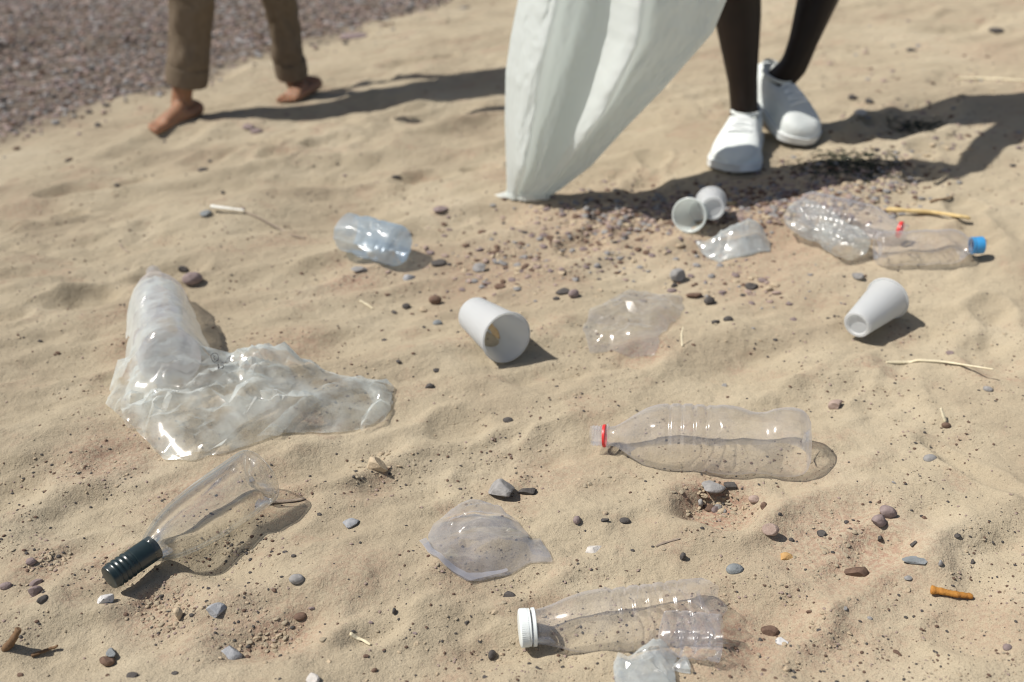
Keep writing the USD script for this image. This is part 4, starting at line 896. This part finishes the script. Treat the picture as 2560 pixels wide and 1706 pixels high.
# --- films
def film(pts, mat_, parent, name, ds=.0045, seed=1, inflate=.02, reach=.03, facets=((.03, .006), (.010, .0020)), bulges=(), lift=.003, under=True, ups=None, jag=.003, calm=(), smooth=28, label=None, ridges=(), raw=None, drape=None):
    """A sheet of plastic film over its outline on the sand (photograph pixels): blown up in the middle, creased into facets."""
    pts = np.array(pts, float); W_ = at(pts[:, 0], pts[:, 1], 0.0) if ups is None else np.array([at(p[0], p[1], u) for p, u in zip(pts, ups)])
    pol = Polygon(W_[:, :2]).buffer(0)
    if pol.geom_type != 'Polygon': pol = max(pol.geoms, key=lambda g_: g_.area)
    L_ = pol.exterior.length; nb = int(L_ / ds); r = np.random.default_rng(seed)
    B_ = np.array([pol.exterior.interpolate(t).coords[0] for t in np.linspace(0, L_, nb, endpoint=False)])
    if jag: B_ = B_ + (np.stack([noise(np.stack([B_[:, 0] * 60, B_[:, 1] * 60, 0 * B_[:, 0] + q], -1), seed) for q in (0, 5)], 1) - .5) * 2 * jag
    pol = Polygon(B_).buffer(0)
    if pol.geom_type != 'Polygon': pol = max(pol.geoms, key=lambda g_: g_.area)
    B_ = np.array(pol.exterior.coords)[:-1]
    x0, y0, x1, y1 = pol.bounds
    gx, gy = np.meshgrid(np.arange(x0, x1, ds), np.arange(y0, y1, ds)); G_ = np.stack([gx.ravel(), gy.ravel()], 1) + r.uniform(-.3, .3, (gx.size, 2)) * ds
    inner = pol.buffer(-ds * .5); G_ = G_[shapely.contains_xy(inner, G_[:, 0], G_[:, 1])]
    if raw:                                     # crumpled: unevenly spaced corners, every triangle a flat facet
        lo_, hi_, gain = raw; C_ = np.stack([r.uniform(x0, x1, 60000), r.uniform(y0, y1, 60000)], 1); C_ = C_[shapely.contains_xy(inner, C_[:, 0], C_[:, 1])][:9000]
        sp = lo_ + (hi_ - lo_) * sstep(.35, .65, fbm(np.stack([C_[:, 0] * 26, C_[:, 1] * 26, 0 * C_[:, 0]], -1), 3, seed + 40))
        for px, py, rx, ry, k2 in calm:
            q = at(px, py); sp += k2 * .02 * np.exp(-((C_[:, 0] - q[0]) / rx) ** 4 - ((C_[:, 1] - q[1]) / ry) ** 4)
        tree = cKDTree(C_); alive = np.ones(len(C_), bool); kept = []
        for q in range(len(C_)):
            if alive[q]:
                kept.append(q); alive[tree.query_ball_point(C_[q], sp[q])] = False
        G_ = C_[kept]; spk = np.concatenate([np.full(len(B_), .002), sp[kept]])
    P_ = np.vstack([B_, G_]); tri = Delaunay(P_).simplices
    c = P_[tri].mean(1); tri = tri[shapely.contains_xy(pol, c[:, 0], c[:, 1])]
    n_ = np.cross(P_[tri[:, 1]] - P_[tri[:, 0]], P_[tri[:, 2]] - P_[tri[:, 0]]); tri[n_ < 0] = tri[n_ < 0][:, ::-1]
    dist = shapely.distance(shapely.points(P_), pol.exterior)
    e = 1 - np.exp(-(dist / reach) ** 1.4)
    gz_ = ground(P_[:, 0], P_[:, 1])
    h = inflate * e * (.35 + 1.3 * fbm(np.stack([P_[:, 0] * 14, P_[:, 1] * 14, 0 * P_[:, 0]], -1), 2, seed + 3))
    for px, py, rad, hh in bulges:
        q = at(px, py); h += hh * np.exp(-((P_[:, 0] - q[0]) ** 2 + (P_[:, 1] - q[1]) ** 2) / rad ** 2) * np.minimum(1, dist / .012)
    quiet = np.ones(len(P_))
    for px, py, rx, ry, k2 in calm:
        q = at(px, py); quiet *= 1 - k2 * np.exp(-((P_[:, 0] - q[0]) / rx) ** 4 - ((P_[:, 1] - q[1]) / ry) ** 4)
    cr = 0
    for k2, (cell, amp) in enumerate(facets):
        cr = cr + np.nan_to_num(crumple(seed * 7 + k2, cell, amp, ((x0, y0), (x1, y1)))(P_[:, 0], P_[:, 1]))
    if raw: cr = cr + spk * gain * r.uniform(-1, 1, len(P_))
    for ax_, ay_, bx_, by_, hh, ww in ridges:
        q0, q1 = at(ax_, ay_)[:2], at(bx_, by_)[:2]; L2_ = q1 - q0; tt = np.clip(((P_ - q0) @ L2_) / (L2_ @ L2_), 0, 1)
        dd = np.linalg.norm(P_ - q0 - tt[:, None] * L2_, axis=1); cr = cr + 1.5 * hh * np.maximum(0, 1 - dd / ww)
    z1 = gz_ + lift + np.maximum(0, (h * quiet + (h * .25) * (1 - quiet)) + (cr + .3 * sum(a_ for _, a_ in facets)) * quiet * np.minimum(1, .25 + dist / .02))
    if drape is not None:                       # the sheet hangs over a bottle that lies under it
        A_, Bb_, rp = drape; h2 = (Bb_ - A_)[:2]; ln = np.linalg.norm(h2); h2 = h2 / ln; rel = P_ - A_[:2]; s_ = rel @ h2; t_ = np.abs(rel @ np.array([-h2[1], h2[0]]))
        r_ = np.interp(s_, rp[:, 0] * ln / rp[-1, 0], rp[:, 1]); az = A_[2] + (Bb_ - A_)[2] * np.clip(s_ / ln, 0, 1)
        over = sstep(-.01, .03, s_) * sstep(ln + .03, ln - .005, s_)
        top = np.where(t_ < .8 * r_, az + np.sqrt(np.maximum(r_ ** 2 - t_ ** 2, 0)), az + .6 * r_ - (az + .6 * r_ - gz_) * np.clip((t_ - .8 * r_) / (.75 * r_), 0, 1)) + .003 + .35 * np.abs(cr)
        z1 = np.maximum(z1, (gz_ + (top - gz_) * over) * np.minimum(1, 1) )
    V_ = np.column_stack([P_, z1]); F_ = tri
    if under:
        z0 = gz_ + .0015 + .0015 * np.abs(np.nan_to_num(crumple(seed * 7 + 9, .02, 1.0, ((x0, y0), (x1, y1)))(P_[:, 0], P_[:, 1])))
        z0 = np.minimum(z0, z1 - .0006)
        V_ = np.vstack([V_, np.column_stack([P_, z0])]); F_ = np.vstack([tri, tri[:, ::-1] + len(P_)])
    return obj(name, (V_, F_), mat_, parent, smooth=smooth, label=label), (P_, z1)

# --- the big clear bag with a bottle in it
bag = thing('clear_bag', 'large crumpled clear plastic bag spread on the sand, with a small printed mark', 'plastic bag', at(600, 1000))
N0 = at(384, 681, .045); N1 = at(425, 905, .046); ax = unit(N1 - N0); LB = np.linalg.norm(N1 - N0)
BPROF = np.array([(.000, .013), (.036, .0175), (.056, .0270), (.085, .0375), (.115, .0440), (.150, .0460), (.31, .0460)])
outline = [(320, 806), (316, 830), (329, 858), (328, 885), (312, 931), (293, 949), (275, 991), (272, 1015), (286, 1040), (317, 1068), (350, 1084), (362, 1106), (386, 1128), (419, 1154), (485, 1152), (556, 1140), (643, 1110), (731, 1086), (819, 1086),
           (906, 1078), (955, 1052), (980, 1012), (984, 980), (962, 952), (912, 934), (850, 926), (787, 902), (735, 894), (700, 868), (664, 862), (630, 870), (592, 878), (570, 890), (530, 872), (512, 846), (500, 820), (486, 802), (464, 790), (430, 782), (392, 778), (354, 783), (334, 794)]
ups = [.022 if y < 800 else .035 if y < 880 else .012 if y < 935 else 0 for x, y in outline]
_, (bp, bz) = film(outline, film_bag, bag, 'film', ds=.006, seed=4, inflate=.030, reach=.03, facets=((.055, .012),), ups=ups, jag=.004, raw=(.0042, .012, 1.05), under=False, drape=(N0, N1, BPROF),
     bulges=((400, 960, .06, .030), (680, 905, .05, .022), (930, 985, .045, .018), (440, 1080, .06, .016), (600, 960, .04, .018)), calm=((850, 985, .085, .05, .92), (560, 1100, .10, .035, .7)), smooth=45,
     ridges=((580, 1000, 720, 936, .006, .007), (650, 990, 702, 972, .005, .006), (842, 1002, 905, 984, .006, .007), (640, 870, 735, 880, .012, .012), (380, 780, 470, 800, .010, .008), (350, 1075, 410, 1130, .010, .010), (660, 1075, 800, 1030, .012, .012)))
inner_line = [(330, 850), (312, 950), (292, 1000), (330, 1050), (420, 1120), (520, 1105), (600, 1040), (690, 990), (740, 930), (690, 880), (600, 890), (540, 890), (480, 830), (400, 800)]
film(inner_line, film_bag, bag, 'inner_fold', ds=.006, seed=14, inflate=.010, reach=.03, facets=((.03, .008),), ups=[.02] * len(inner_line), lift=.004, under=False, bulges=((400, 960, .06, .016),), smooth=62, raw=(.0042, .011, .9))
fold_line = [(640, 1085), (700, 1030), (760, 985), (830, 950), (905, 935), (960, 955), (982, 990), (965, 1045), (900, 1074), (905, 1040), (930, 1000), (900, 965), (840, 975), (770, 1015), (730, 1045), (700, 1082)]
film(fold_line, film_bag, bag, 'rim_fold', ds=.005, seed=24, inflate=.012, reach=.012, facets=(), ups=[.012] * len(fold_line), lift=.008, under=False, smooth=62, raw=(.004, .010, .9))
# the printed mark: an eight-sided outline, a sign inside it and two strokes below, lying on the film
near_ = cKDTree(bp)
mq = at(538, 902, .035); mz = max(bz[near_.query_ball_point(mq[:2], .016)].max() if near_.query_ball_point(mq[:2], .016) else 0, mq[2]) + .0012
def on_film(px, py):
    r_ = ray(px, py); return EYE + r_ * ((mz - CAM_H) / r_[2])
def stroke(pts, w=.0010): 
    P_ = [on_film(*p) for p in pts]
    return [trimesh.creation.cylinder(w / 2, segment=[a_, b_], sections=6) for a_, b_ in zip(P_[:-1], P_[1:]) if np.linalg.norm(a_ - b_) > 1e-5]
marks = stroke([(528, 888), (534, 883), (541, 884), (546, 890), (546, 901), (540, 903), (536, 907), (532, 904), (527, 892), (528, 888)]) + stroke([(532, 889), (537, 891), (533, 895), (538, 898), (534, 901)], .0009) + stroke([(545, 911), (547, 918), (545, 922), (548, 919)], .0016) + stroke([(557, 913), (559, 917), (556, 922)], .0013)
obj('printed_mark', trimesh.util.concatenate(marks), ink, bag, smooth=False)
ax = unit(N1 - N0); LB = np.linalg.norm(N1 - N0)
bt = thing('plastic_bottle', 'cloudy bottle lying neck away, its lower half inside the big clear bag', 'bottle', at(400, 830))
k_ = LB / .31
pf = smooth_prof([(.000, .0130), (.018, .0130), (.022, .0155), (.026, .0135), (.036, .0175), (.056, .0270), (.085, .0375), (.115, .0440), (.150, .0460), (.23, .0465), (.30, .0455), (.31, .036)], 160); pf[:, 0] *= k_
pf = ribbed(pf, .12, .28, .03, .0012)
dn4 = dented(31, .035, .0025)
obj('bottle_wall', lathe(N0, ax, pf, 80, lambda s, a: (1 + dn4(s, a) / .045 * sstep(.06, .12, s), 0, 0), close1=True), pet_cloudy, bt, smooth=True)

# --- the clear pouch
pouch = thing('clear_pouch', 'flat clear plastic pouch with a milky sealed edge, lying between the bottles', 'plastic pouch', at(1215, 1380))
po = [(1060, 1358), (1072, 1345), (1070, 1311), (1084, 1284), (1106, 1271), (1145, 1260), (1181, 1254), (1252, 1261), (1293, 1274), (1310, 1296), (1326, 1320), (1352, 1341), (1383, 1377), (1324, 1403), (1270, 1431), (1206, 1444), (1168, 1446), (1112, 1408), (1078, 1383)]
pu = [.006 if y > 1340 else .020 for x, y in po]; pu[12] = .02
film(po, film_pouch, pouch, 'film', ds=.0034, seed=9, inflate=.012, reach=.022, facets=((.045, .0060), (.012, .0007)), ups=pu, jag=.0008, bulges=((1185, 1290, .035, .024), (1270, 1300, .03, .012)), calm=((1200, 1395, .05, .035, .7),), smooth=24, lift=.004,
     ridges=((1160, 1322, 1225, 1311, .0045, .006), (1135, 1338, 1205, 1326, .0045, .006), (1130, 1340, 1129, 1366, .004, .005), (1160, 1348, 1200, 1340, .004, .005), (1160, 1368, 1205, 1360, .004, .006), (1225, 1265, 1254, 1305, .006, .008), (1180, 1396, 1192, 1394, .003, .004)))
so = [(1048, 1362), (1066, 1354), (1080, 1380), (1114, 1406), (1170, 1443), (1206, 1441), (1268, 1430), (1272, 1437), (1212, 1453), (1174, 1462), (1106, 1418), (1070, 1391)]
film(so, film_seal, pouch, 'sealed_edge', ds=.0030, seed=10, inflate=.002, reach=.01, facets=((.012, .0008),), jag=.0006, under=False, lift=.006)

# --- the film one hardly sees
thin = thing('clear_film', 'thin nearly invisible crumpled film, glinting right of the white foam cup', 'plastic film', at(1590, 830))
tf = [(1472, 776), (1502, 751), (1566, 715), (1620, 720), (1706, 731), (1709, 764), (1696, 794), (1676, 822), (1645, 850), (1636, 889), (1566, 893), (1528, 876), (1477, 884), (1451, 827)]
film(tf, film_thin, thin, 'film', ds=.0050, seed=12, inflate=.014, reach=.03, facets=((.030, .006), (.010, .0030)), jag=.004, bulges=((1590, 800, .05, .014), (1570, 875, .025, .02)), smooth=22, raw=(.004, .012, .60), ups=[.012 if y < 770 else 0 for x, y in tf])

# --- the white film lying over the crushed bottle's end
torn = thing('plastic_film', 'torn milky plastic film beside the crushed bottle at the bottom edge', 'plastic film', at(1620, 1690))
tp = [(1548, 1632), (1575, 1604), (1620, 1582), (1668, 1578), (1700, 1600), (1690, 1622), (1712, 1640), (1728, 1676), (1700, 1672), (1686, 1668), (1692, 1706), (1690, 1745), (1560, 1745), (1540, 1706), (1536, 1660)]
film(tp, film_milky, torn, 'film', ds=.0034, seed=16, inflate=.014, reach=.018, facets=((.022, .006), (.009, .0025)), ups=[.028 if y < 1625 else .006 for x, y in tp], jag=.0015, bulges=((1620, 1640, .025, .012),), smooth=22, lift=.006, raw=(.003, .010, .62))

# --- the crushed white wrapper by the gravel
wrap = thing('crushed_cup', 'crushed translucent whitish plastic cup lying on its side beside the two round cups', 'plastic cup', at(1835, 640))
wo = [(1738, 571), (1766, 566), (1800, 562), (1850, 556), (1892, 550), (1910, 572), (1930, 596), (1926, 622), (1880, 634), (1800, 652), (1772, 640), (1752, 606)]
film(wo, film_milky, wrap, 'crushed_wall', ds=.0042, seed=18, inflate=.024, reach=.018, facets=((.026, .010), (.011, .004)), ups=[.034, .034, .034, .034, .03, .02, .012, .008, .006, .006, .008, .02], jag=.002, smooth=40, bulges=((1850, 600, .04, .016),), raw=(.0045, .012, .62))

# --- cups
def cup(name, label, mouth, d, R1, R0, L, mt, inner_mt=None, wall=.0012, rim=.0022, sink=.004):
    """d points from the mouth to the base."""
    ss_ = np.linspace(0, L, 9); rr_ = R1 + (R0 - R1) * ss_ / L
    e0 = unit(np.cross((0, 0, 1), d)); c0 = np.cross(d, e0); low = np.array([mouth + d * s - c0 * r * math.cos(q) + e0 * r * math.sin(q) for s, r in zip(ss_, rr_) for q in (-.6, -.3, 0, .3, .6)])
    mouth = mouth + [0, 0, max(0.0, float((ground(low[:, 0], low[:, 1]) - low[:, 2]).max()) - sink)]
    t = thing(name, label, 'cup', [mouth[0] + d[0] * L / 2, mouth[1] + d[1] * L / 2, float(ground(mouth[0], mouth[1]))])
    rr = lambda s: R1 + (R0 - R1) * s / L
    obj('cup_wall', lathe(mouth, d, [(.001, R1), (L * .2, rr(L * .2)), (L * .5, rr(L * .5)), (L * .9, rr(L * .9)), (L - .002, R0 + .0004), (L, R0 - .001), (L, R0 - .0045), (L - .003, R0 - .006)], 72), mt, t, smooth=40)
    obj('inner_wall', lathe(mouth, d, [(.001, R1 - wall), (L * .5, rr(L * .5) - wall), (L - .006, rr(L) - wall)], 72), inner_mt or mt, t, smooth=40)
    obj('cup_bottom', lathe(mouth, d, [(L - .0055, R0 - .0008), (L - .006, 0)], 72), mt, t, smooth=40)
    a = np.linspace(0, 2 * np.pi, 10, endpoint=False)
    obj('rim', lathe(mouth, d, [(.0015 + rim * math.sin(q), R1 + rim * .4 + rim * math.cos(q)) for q in np.append(a, 0)], 72), mt, t, smooth=True)
    return t, rr, mouth
a_ = unit([-.46, .885, -.10]); m_ = at(1267, 858, .0385)
fc, rr, m_ = cup('foam_cup', 'white foam cup lying on its side, its brown-stained mouth towards the camera', m_, a_, .0405, .0300, .118, cup_white, wall=.0022, rim=.0014, sink=.007)
# the dried tea on the inside of the wall
d_, e_, g_ = axes_for(a_)
s_, q_ = np.meshgrid(np.linspace(0, 1, 14), np.linspace(0, 1, 10), indexing='ij'); V_ = []
for s, q in zip(s_.ravel(), q_.ravel()):
    ang = math.radians(222) + (q - .5) * .75 * (1 - .85 * s ** .6) + .30 * s + .06 * math.sin(7 * s + 3 * q); ss = .111 - .050 * s
    rad = rr(ss) - .0022 - .0008; V_.append(m_ + d_ * ss + e_ * math.cos(ang) * rad + g_ * math.sin(ang) * rad)
i_ = (np.arange(13)[:, None] * 10 + np.arange(9)).ravel()
obj('tea_stain', (np.array(V_), np.stack([i_, i_ + 1, i_ + 11, i_ + 10], -1)), stain, fc, smooth=True)
a_ = unit([-.69, -.715, -.11]); m_ = at(2219, 748, .030)
cup('plastic_cup', 'smooth white plastic cup lying with its narrow closed end towards the camera', m_, a_, .0350, .0225, .106, cup_white, wall=.0008, rim=.0020)
a_ = unit([.42, .80, -.20]); m_ = at(1722, 541, .034)
cup('plastic_cup', 'frosted plastic cup seen into its round open mouth at the gravel edge', m_, a_, .0318, .022, .075, cup_frost, wall=.0008, rim=.0022)
a_ = unit([-.12, -.92, .12]); m_ = at(1787, 524, .030) + np.array([0, .045, 0])
cup('plastic_cup', 'small white cup with its round base showing just right of the frosted one', m_, a_, .0290, .0235, .060, cup_white, wall=.0008, rim=.0016)

# --- the squashed blue bottle end
U0 = at(866, 580, .036); U1 = at(1006, 618, .040); ax = unit(U1 - U0); L_ = np.linalg.norm(U1 - U0)
ub = thing('blue_bottle', 'short crushed bluish bottle with its round base towards the right', 'bottle', at(940, 640))
pf = smooth_prof([(0, .0385), (.03, .0390), (.065, .0385), (.078, .0365), (.09, .0385), (.115, .0405), (.135, .0400), (.145, .0370), (.150, .0320)], 90); pf[:, 0] *= L_ / .150
dn5 = dented(41, .030, .0048); dn5b = dented(42, .012, .0010)
obj('bottle_wall', lathe(U0, ax, pf, 72, lambda s, a: (1 + (dn5(s, a) + dn5b(s, a)) / .04, 0, 0)), pet_blue, ub, smooth=40)
obj('bottle_base', lathe(U0, ax, [(L_, .0320), (L_ * 1.01, .027), (L_ * .985, .016), (L_ * .95, 0)], 72, lambda s, a: (1 + .09 * np.cos(5 * a), 0, 0), fine=24), pet_blue, ub, smooth=40)

# --- the ribbed bottle that is folded in two
V0 = at(2003, 516, .042); V1 = at(2268, 579, .030); ax = unit(V1 - V0); L_ = np.linalg.norm(V1 - V0); k_ = L_ / .285
fb = thing('plastic_bottle', 'clear ribbed bottle folded over in two, a red ring on its neck', 'bottle', at(2100, 600))
pf = smooth_prof([(0, .030), (.012, .038), (.03, .041), (.13, .041), (.165, .0385), (.20, .032), (.235, .0215), (.255, .0145), (.263, .0130), (.285, .0128)], 150)
pf = ribbed(pf, .02, .135, .0155, .0020); pf[:, 0] *= k_
dn6 = dented(51, .03, .0050)
obj('bottle_wall', lathe(V0, ax, pf, 80, lambda s, a: (1 + dn6(s, a) / .04 * sstep(.24, .16, s), 0, -.006 * np.sin(a) * sstep(.2, .1, s))), pet, fb, smooth=45)
obj('neck_ring', lathe(V0, ax, [(.262 * k_, .0135), (.262 * k_, .0155), (.270 * k_, .0160), (.271 * k_, .0135)], 40), ring_red, fb, smooth=40)
V2 = at(1996, 530, .040); V3 = at(2142, 622, .024); ax2 = unit(V3 - V2); L2 = np.linalg.norm(V3 - V2)
pf = np.stack([np.linspace(0, L2, 70), np.interp(np.linspace(0, 1, 70), [0, .15, .6, .9, 1], [.030, .038, .034, .033, .028])], 1); pf = ribbed(pf, .02, L2 - .02, .02, .0018)
dn7 = dented(61, .024, .0075); dn7b = dented(62, .010, .0022)
obj('folded_base', lathe(V2, ax2, pf, 72, lambda s, a: (1 + (dn7(s, a) + dn7b(s, a)) / .035, .004 * np.cos(a), -.006 * np.sin(a)), close1=True), pet_white, fb, smooth=35)

# --- the small bottle with the blue cap
K0 = at(2190, 624, .026); K1 = at(2459, 613, .027); ax = unit(K1 - K0); L_ = np.linalg.norm(K1 - K0); k_ = L_ / .222
sb = thing('plastic_bottle', 'small clear water bottle with a bright blue cap lying on its side', 'bottle', at(2310, 655))
pf = smooth_prof([(0, .022), (.003, .0275), (.010, .0315), (.05, .0320), (.062, .0300), (.075, .0320), (.150, .0322), (.165, .0300), (.178, .0245), (.188, .0170), (.196, .0138), (.212, .0132)], 150)
pf = ribbed(pf, .08, .145, .016, .0009); pf[:, 0] *= k_
dn8 = dented(71, .03, .0024); dn8b = dented(72, .009, .0020)
obj('bottle_wall', lathe(K0, ax, pf, 80, lambda s, a: (1 + (dn8(s, a) + dn8b(s, a) * sstep(.08, .03, s)) / .032 * sstep(.19, .16, s), 0, 0)), pet, sb, smooth=45)
obj('bottle_base', lathe(K0, ax, [(0, .022), (-.0005, .018), (.008, .010), (.012, 0)], 60, lambda s, a: (1 + .1 * np.cos(5 * a), 0, 0), fine=20), pet, sb, smooth=45)
cap(sb, K1, -ax, .0152, .0165, cap_blue, 36, 'cap')
obj('cap_ring', lathe(K1, -ax, [(.0180, .0140), (.0180, .0154), (.0212, .0156), (.0212, .0140)], 48), cap_blue, sb, smooth=40)

# ------------------------------------------------------------------ straws, reeds and twigs
def stick(name, pts, rad, mt, label, cat, ups=None, seed=0, n=8, hollow=False, group=None):
    P_ = np.array([at(p[0], p[1], (u if ups else rad * .7)) for p, u in zip(pts, ups or [0] * len(pts))])
    k = np.linspace(0, len(P_) - 1, 10 * (len(P_) - 1) + 1)
    from scipy.interpolate import PchipInterpolator
    C_ = np.stack([PchipInterpolator(range(len(P_)), P_[:, i])(k) for i in range(3)], 1)
    r = np.random.default_rng(seed); rows = []
    a = np.linspace(0, 2 * np.pi, n, endpoint=False)
    for i, p in enumerate(C_):
        d = unit(C_[min(i + 1, len(C_) - 1)] - C_[max(i - 1, 0)]); _, e, g_ = axes_for(d) if abs(d[2]) < .95 else axes_for(d, (1, 0, 0))
        w = rad * (1 + .16 * (noise(np.array([[i * .45, seed, 0.]]), 3)[0] - .5) * 2) * (.75 if i in (0, len(C_) - 1) else 1)
        w = w * (1.0 - .35 * i / len(C_))
        rows.append(p + np.cos(a)[:, None] * e * w + np.sin(a)[:, None] * g_ * w * .75)
    V_ = np.array(rows).reshape(-1, 3); f = []
    for i in range(len(C_) - 1):
        j = np.arange(n); q = i * n; f.append(np.stack([q + j, q + (j + 1) % n, q + n + (j + 1) % n, q + n + j], -1))
    F_ = np.vstack(f); F_ = np.vstack([F_[:, [0, 1, 2]], F_[:, [0, 2, 3]]])
    for q, flip in ((0, 1), (len(C_) - 1, 0)):
        V_ = np.vstack([V_, C_[q]]); j = np.arange(n); t = np.stack([q * n + j, q * n + (j + 1) % n, np.full(n, len(V_) - 1)], -1); F_ = np.vstack([F_, t[:, ::-1] if flip else t])
    single(name, (V_, F_), WM[mt], label, cat, group, smooth=50)
stick('straw', [(2216, 524), (2270, 527), (2330, 531), (2400, 541), (2424, 548)], .0062, 'straw_yellow', 'thick yellow straw lying behind the blue-capped bottle', 'straw', [.012, .010, .007, .010, .012], 1)
stick('straw', [(2216, 906), (2270, 906), (2300, 901), (2360, 905), (2420, 914), (2484, 924)], .0030, 'straw_pale', 'thin curved pale straw whose right end lifts off the sand', 'straw', [.0008, .001, .003, .003, .009, .020], 2)
stick('reed', [(2326, 1474), (2350, 1478), (2390, 1486), (2430, 1491)], .0054, 'reed_orange', 'short orange-brown piece of reed on clean sand at the lower right', 'reed', [.006, .005, .004, .003], 3)
stick('white_stick', [(528, 516), (560, 520), (609, 526)], .0045, 'stick_white', 'short white plastic stick lying on the sand behind the clear bag', 'stick', [.012, .012, .008], 4)
stick('twig', [(612, 530), (650, 546), (700, 572), (735, 590), (765, 596)], .0022, 'twig_grey', 'thin grey twig trailing from the right end of the white stick', 'twig', [.003, .004, .003, .003, .002], 5)
stick('twig', [(14, 1622), (32, 1600), (47, 1572)], .0062, 'twig_brown', 'stout brown stick poking up out of the sand at the lower left edge', 'twig', [-.004, .014, .030], 6)
stick('twig', [(78, 1640), (110, 1628), (132, 1620), (144, 1614)], .0024, 'twig_brown', 'thin dark twig lying just below the stout brown stick', 'twig', [.002, .004, .004, .007], 7)
stick('straw', [(876, 1584), (900, 1598), (926, 1612)], .0024, 'straw_pale', 'short pale straw at the bottom left of the white bottle cap', 'straw', None, 8)
stick('twig', [(668, 1257), (700, 1254), (730, 1252), (762, 1246)], .0028, 'twig_grey', 'flat grey twig beside the base of the glass bottle', 'twig', None, 9)
stick('straw', [(2394, 196), (2440, 196), (2500, 198), (2570, 203)], .0048, 'straw_pale', 'pale dry stalk running out of the picture at the upper right', 'straw', None, 10)
stick('straw', [(1706, 866), (1704, 842), (1708, 818)], .0016, 'straw_pale', 'very thin straw standing at the right edge of the glinting film', 'straw', [.001, .014, .026], 11)
stick('straw', [(2364, 1056), (2357, 1036), (2352, 1020)], .0030, 'straw_pale', 'short pale straw standing behind the brown pebble on the right', 'straw', [.004, .012, .018], 12)
stick('twig', [(2326, 505), (2350, 499), (2382, 492)], .0030, 'twig_brown', 'short brown twig just behind the thick yellow straw', 'twig', None, 13)
stick('twig', [(2095, 418), (2122, 438), (2150, 456)], .0026, 'twig_grey', 'thin grey twig lying in the shadow below the right sneaker', 'twig', None, 14)
stick('twig', [(300, 610), (312, 626), (324, 630)], .0022, 'twig_grey', 'small bent twig on bare sand above the neck of the bagged bottle', 'twig', None, 15)
stick('straw', [(900, 752), (918, 762), (932, 772)], .0024, 'straw_pale', 'tiny pale straw on the sand between the bag and the foam cup', 'straw', None, 16)
stick('straw', [(1810, 510), (1826, 508), (1842, 508)], .0036, 'straw_yellow', 'tiny yellow straw on the gravel behind the small white cup', 'straw', None, 17)
stick('twig', [(1640, 1366), (1665, 1356), (1700, 1346)], .0018, 'twig_grey', 'small grey twig above the crushed bottle with the white cap', 'twig', None, 18)

# ------------------------------------------------------------------ dried weed in the shadow by the sneakers
weed_green = solid('dried_weed', (.020, .030, .020), .8, (.050, .055, .032), scale=60, bump=.4, bscale=400)
def weed(px, py, rx, ry, n, label, seed):
    r = np.random.default_rng(seed); parts = []
    xy = np.stack([px + rx * np.clip(r.normal(0, .5, n), -1, 1), py + ry * np.clip(r.normal(0, .5, n), -1, 1)], 1); base = at(xy[:, 0], xy[:, 1])
    k = np.linspace(0, 1, 6); ALL = []
    for p in base:
        L_ = r.uniform(.012, .038); ang = r.uniform(0, 2 * np.pi) + r.normal(0, 1.0) * k
        ALL.append(np.stack([p[0] + np.cumsum(np.cos(ang)) * L_ / 6, p[1] + np.cumsum(np.sin(ang)) * L_ / 6, .0008 + r.uniform(.0005, .003) * np.sin(np.pi * k) + r.uniform(0, .002) * k], 1))
    ALL = np.array(ALL); ALL[:, :, 2] += ground(ALL[:, :, 0], ALL[:, :, 1])
    for P_ in ALL:
        w = r.uniform(.0009, .0022); rows = []
        for i in range(6):
            t = unit(P_[min(i + 1, 5)] - P_[max(i - 1, 0)]); e = unit(np.cross(t, (0, 0, 1))); u_ = np.cross(e, t); ww = w * (1 - .7 * k[i])
            rows.append([P_[i] + e * ww, P_[i] + u_ * ww, P_[i] - e * ww])
        V_ = np.array(rows).reshape(-1, 3); F_ = [[i * 3 + a_, i * 3 + (a_ + 1) % 3, i * 3 + 3 + (a_ + 1) % 3, i * 3 + 3 + a_] for i in range(5) for a_ in range(3)]
        parts.append(trimesh.Trimesh(V_, np.vstack([np.array(F_)[:, [0, 1, 2]], np.array(F_)[:, [0, 2, 3]]]), process=False))
    single('dried_weed', trimesh.util.concatenate(parts), weed_green, label, 'weed', smooth=True, kind='stuff')
weed(2120, 415, 130, 36, 420, 'flat tangle of dark green dried weed in the shadow beside the white sneakers', 3)
weed(2290, 318, 70, 20, 120, 'smaller dark green tangle of weed at the far edge of the shadow, upper right', 4)
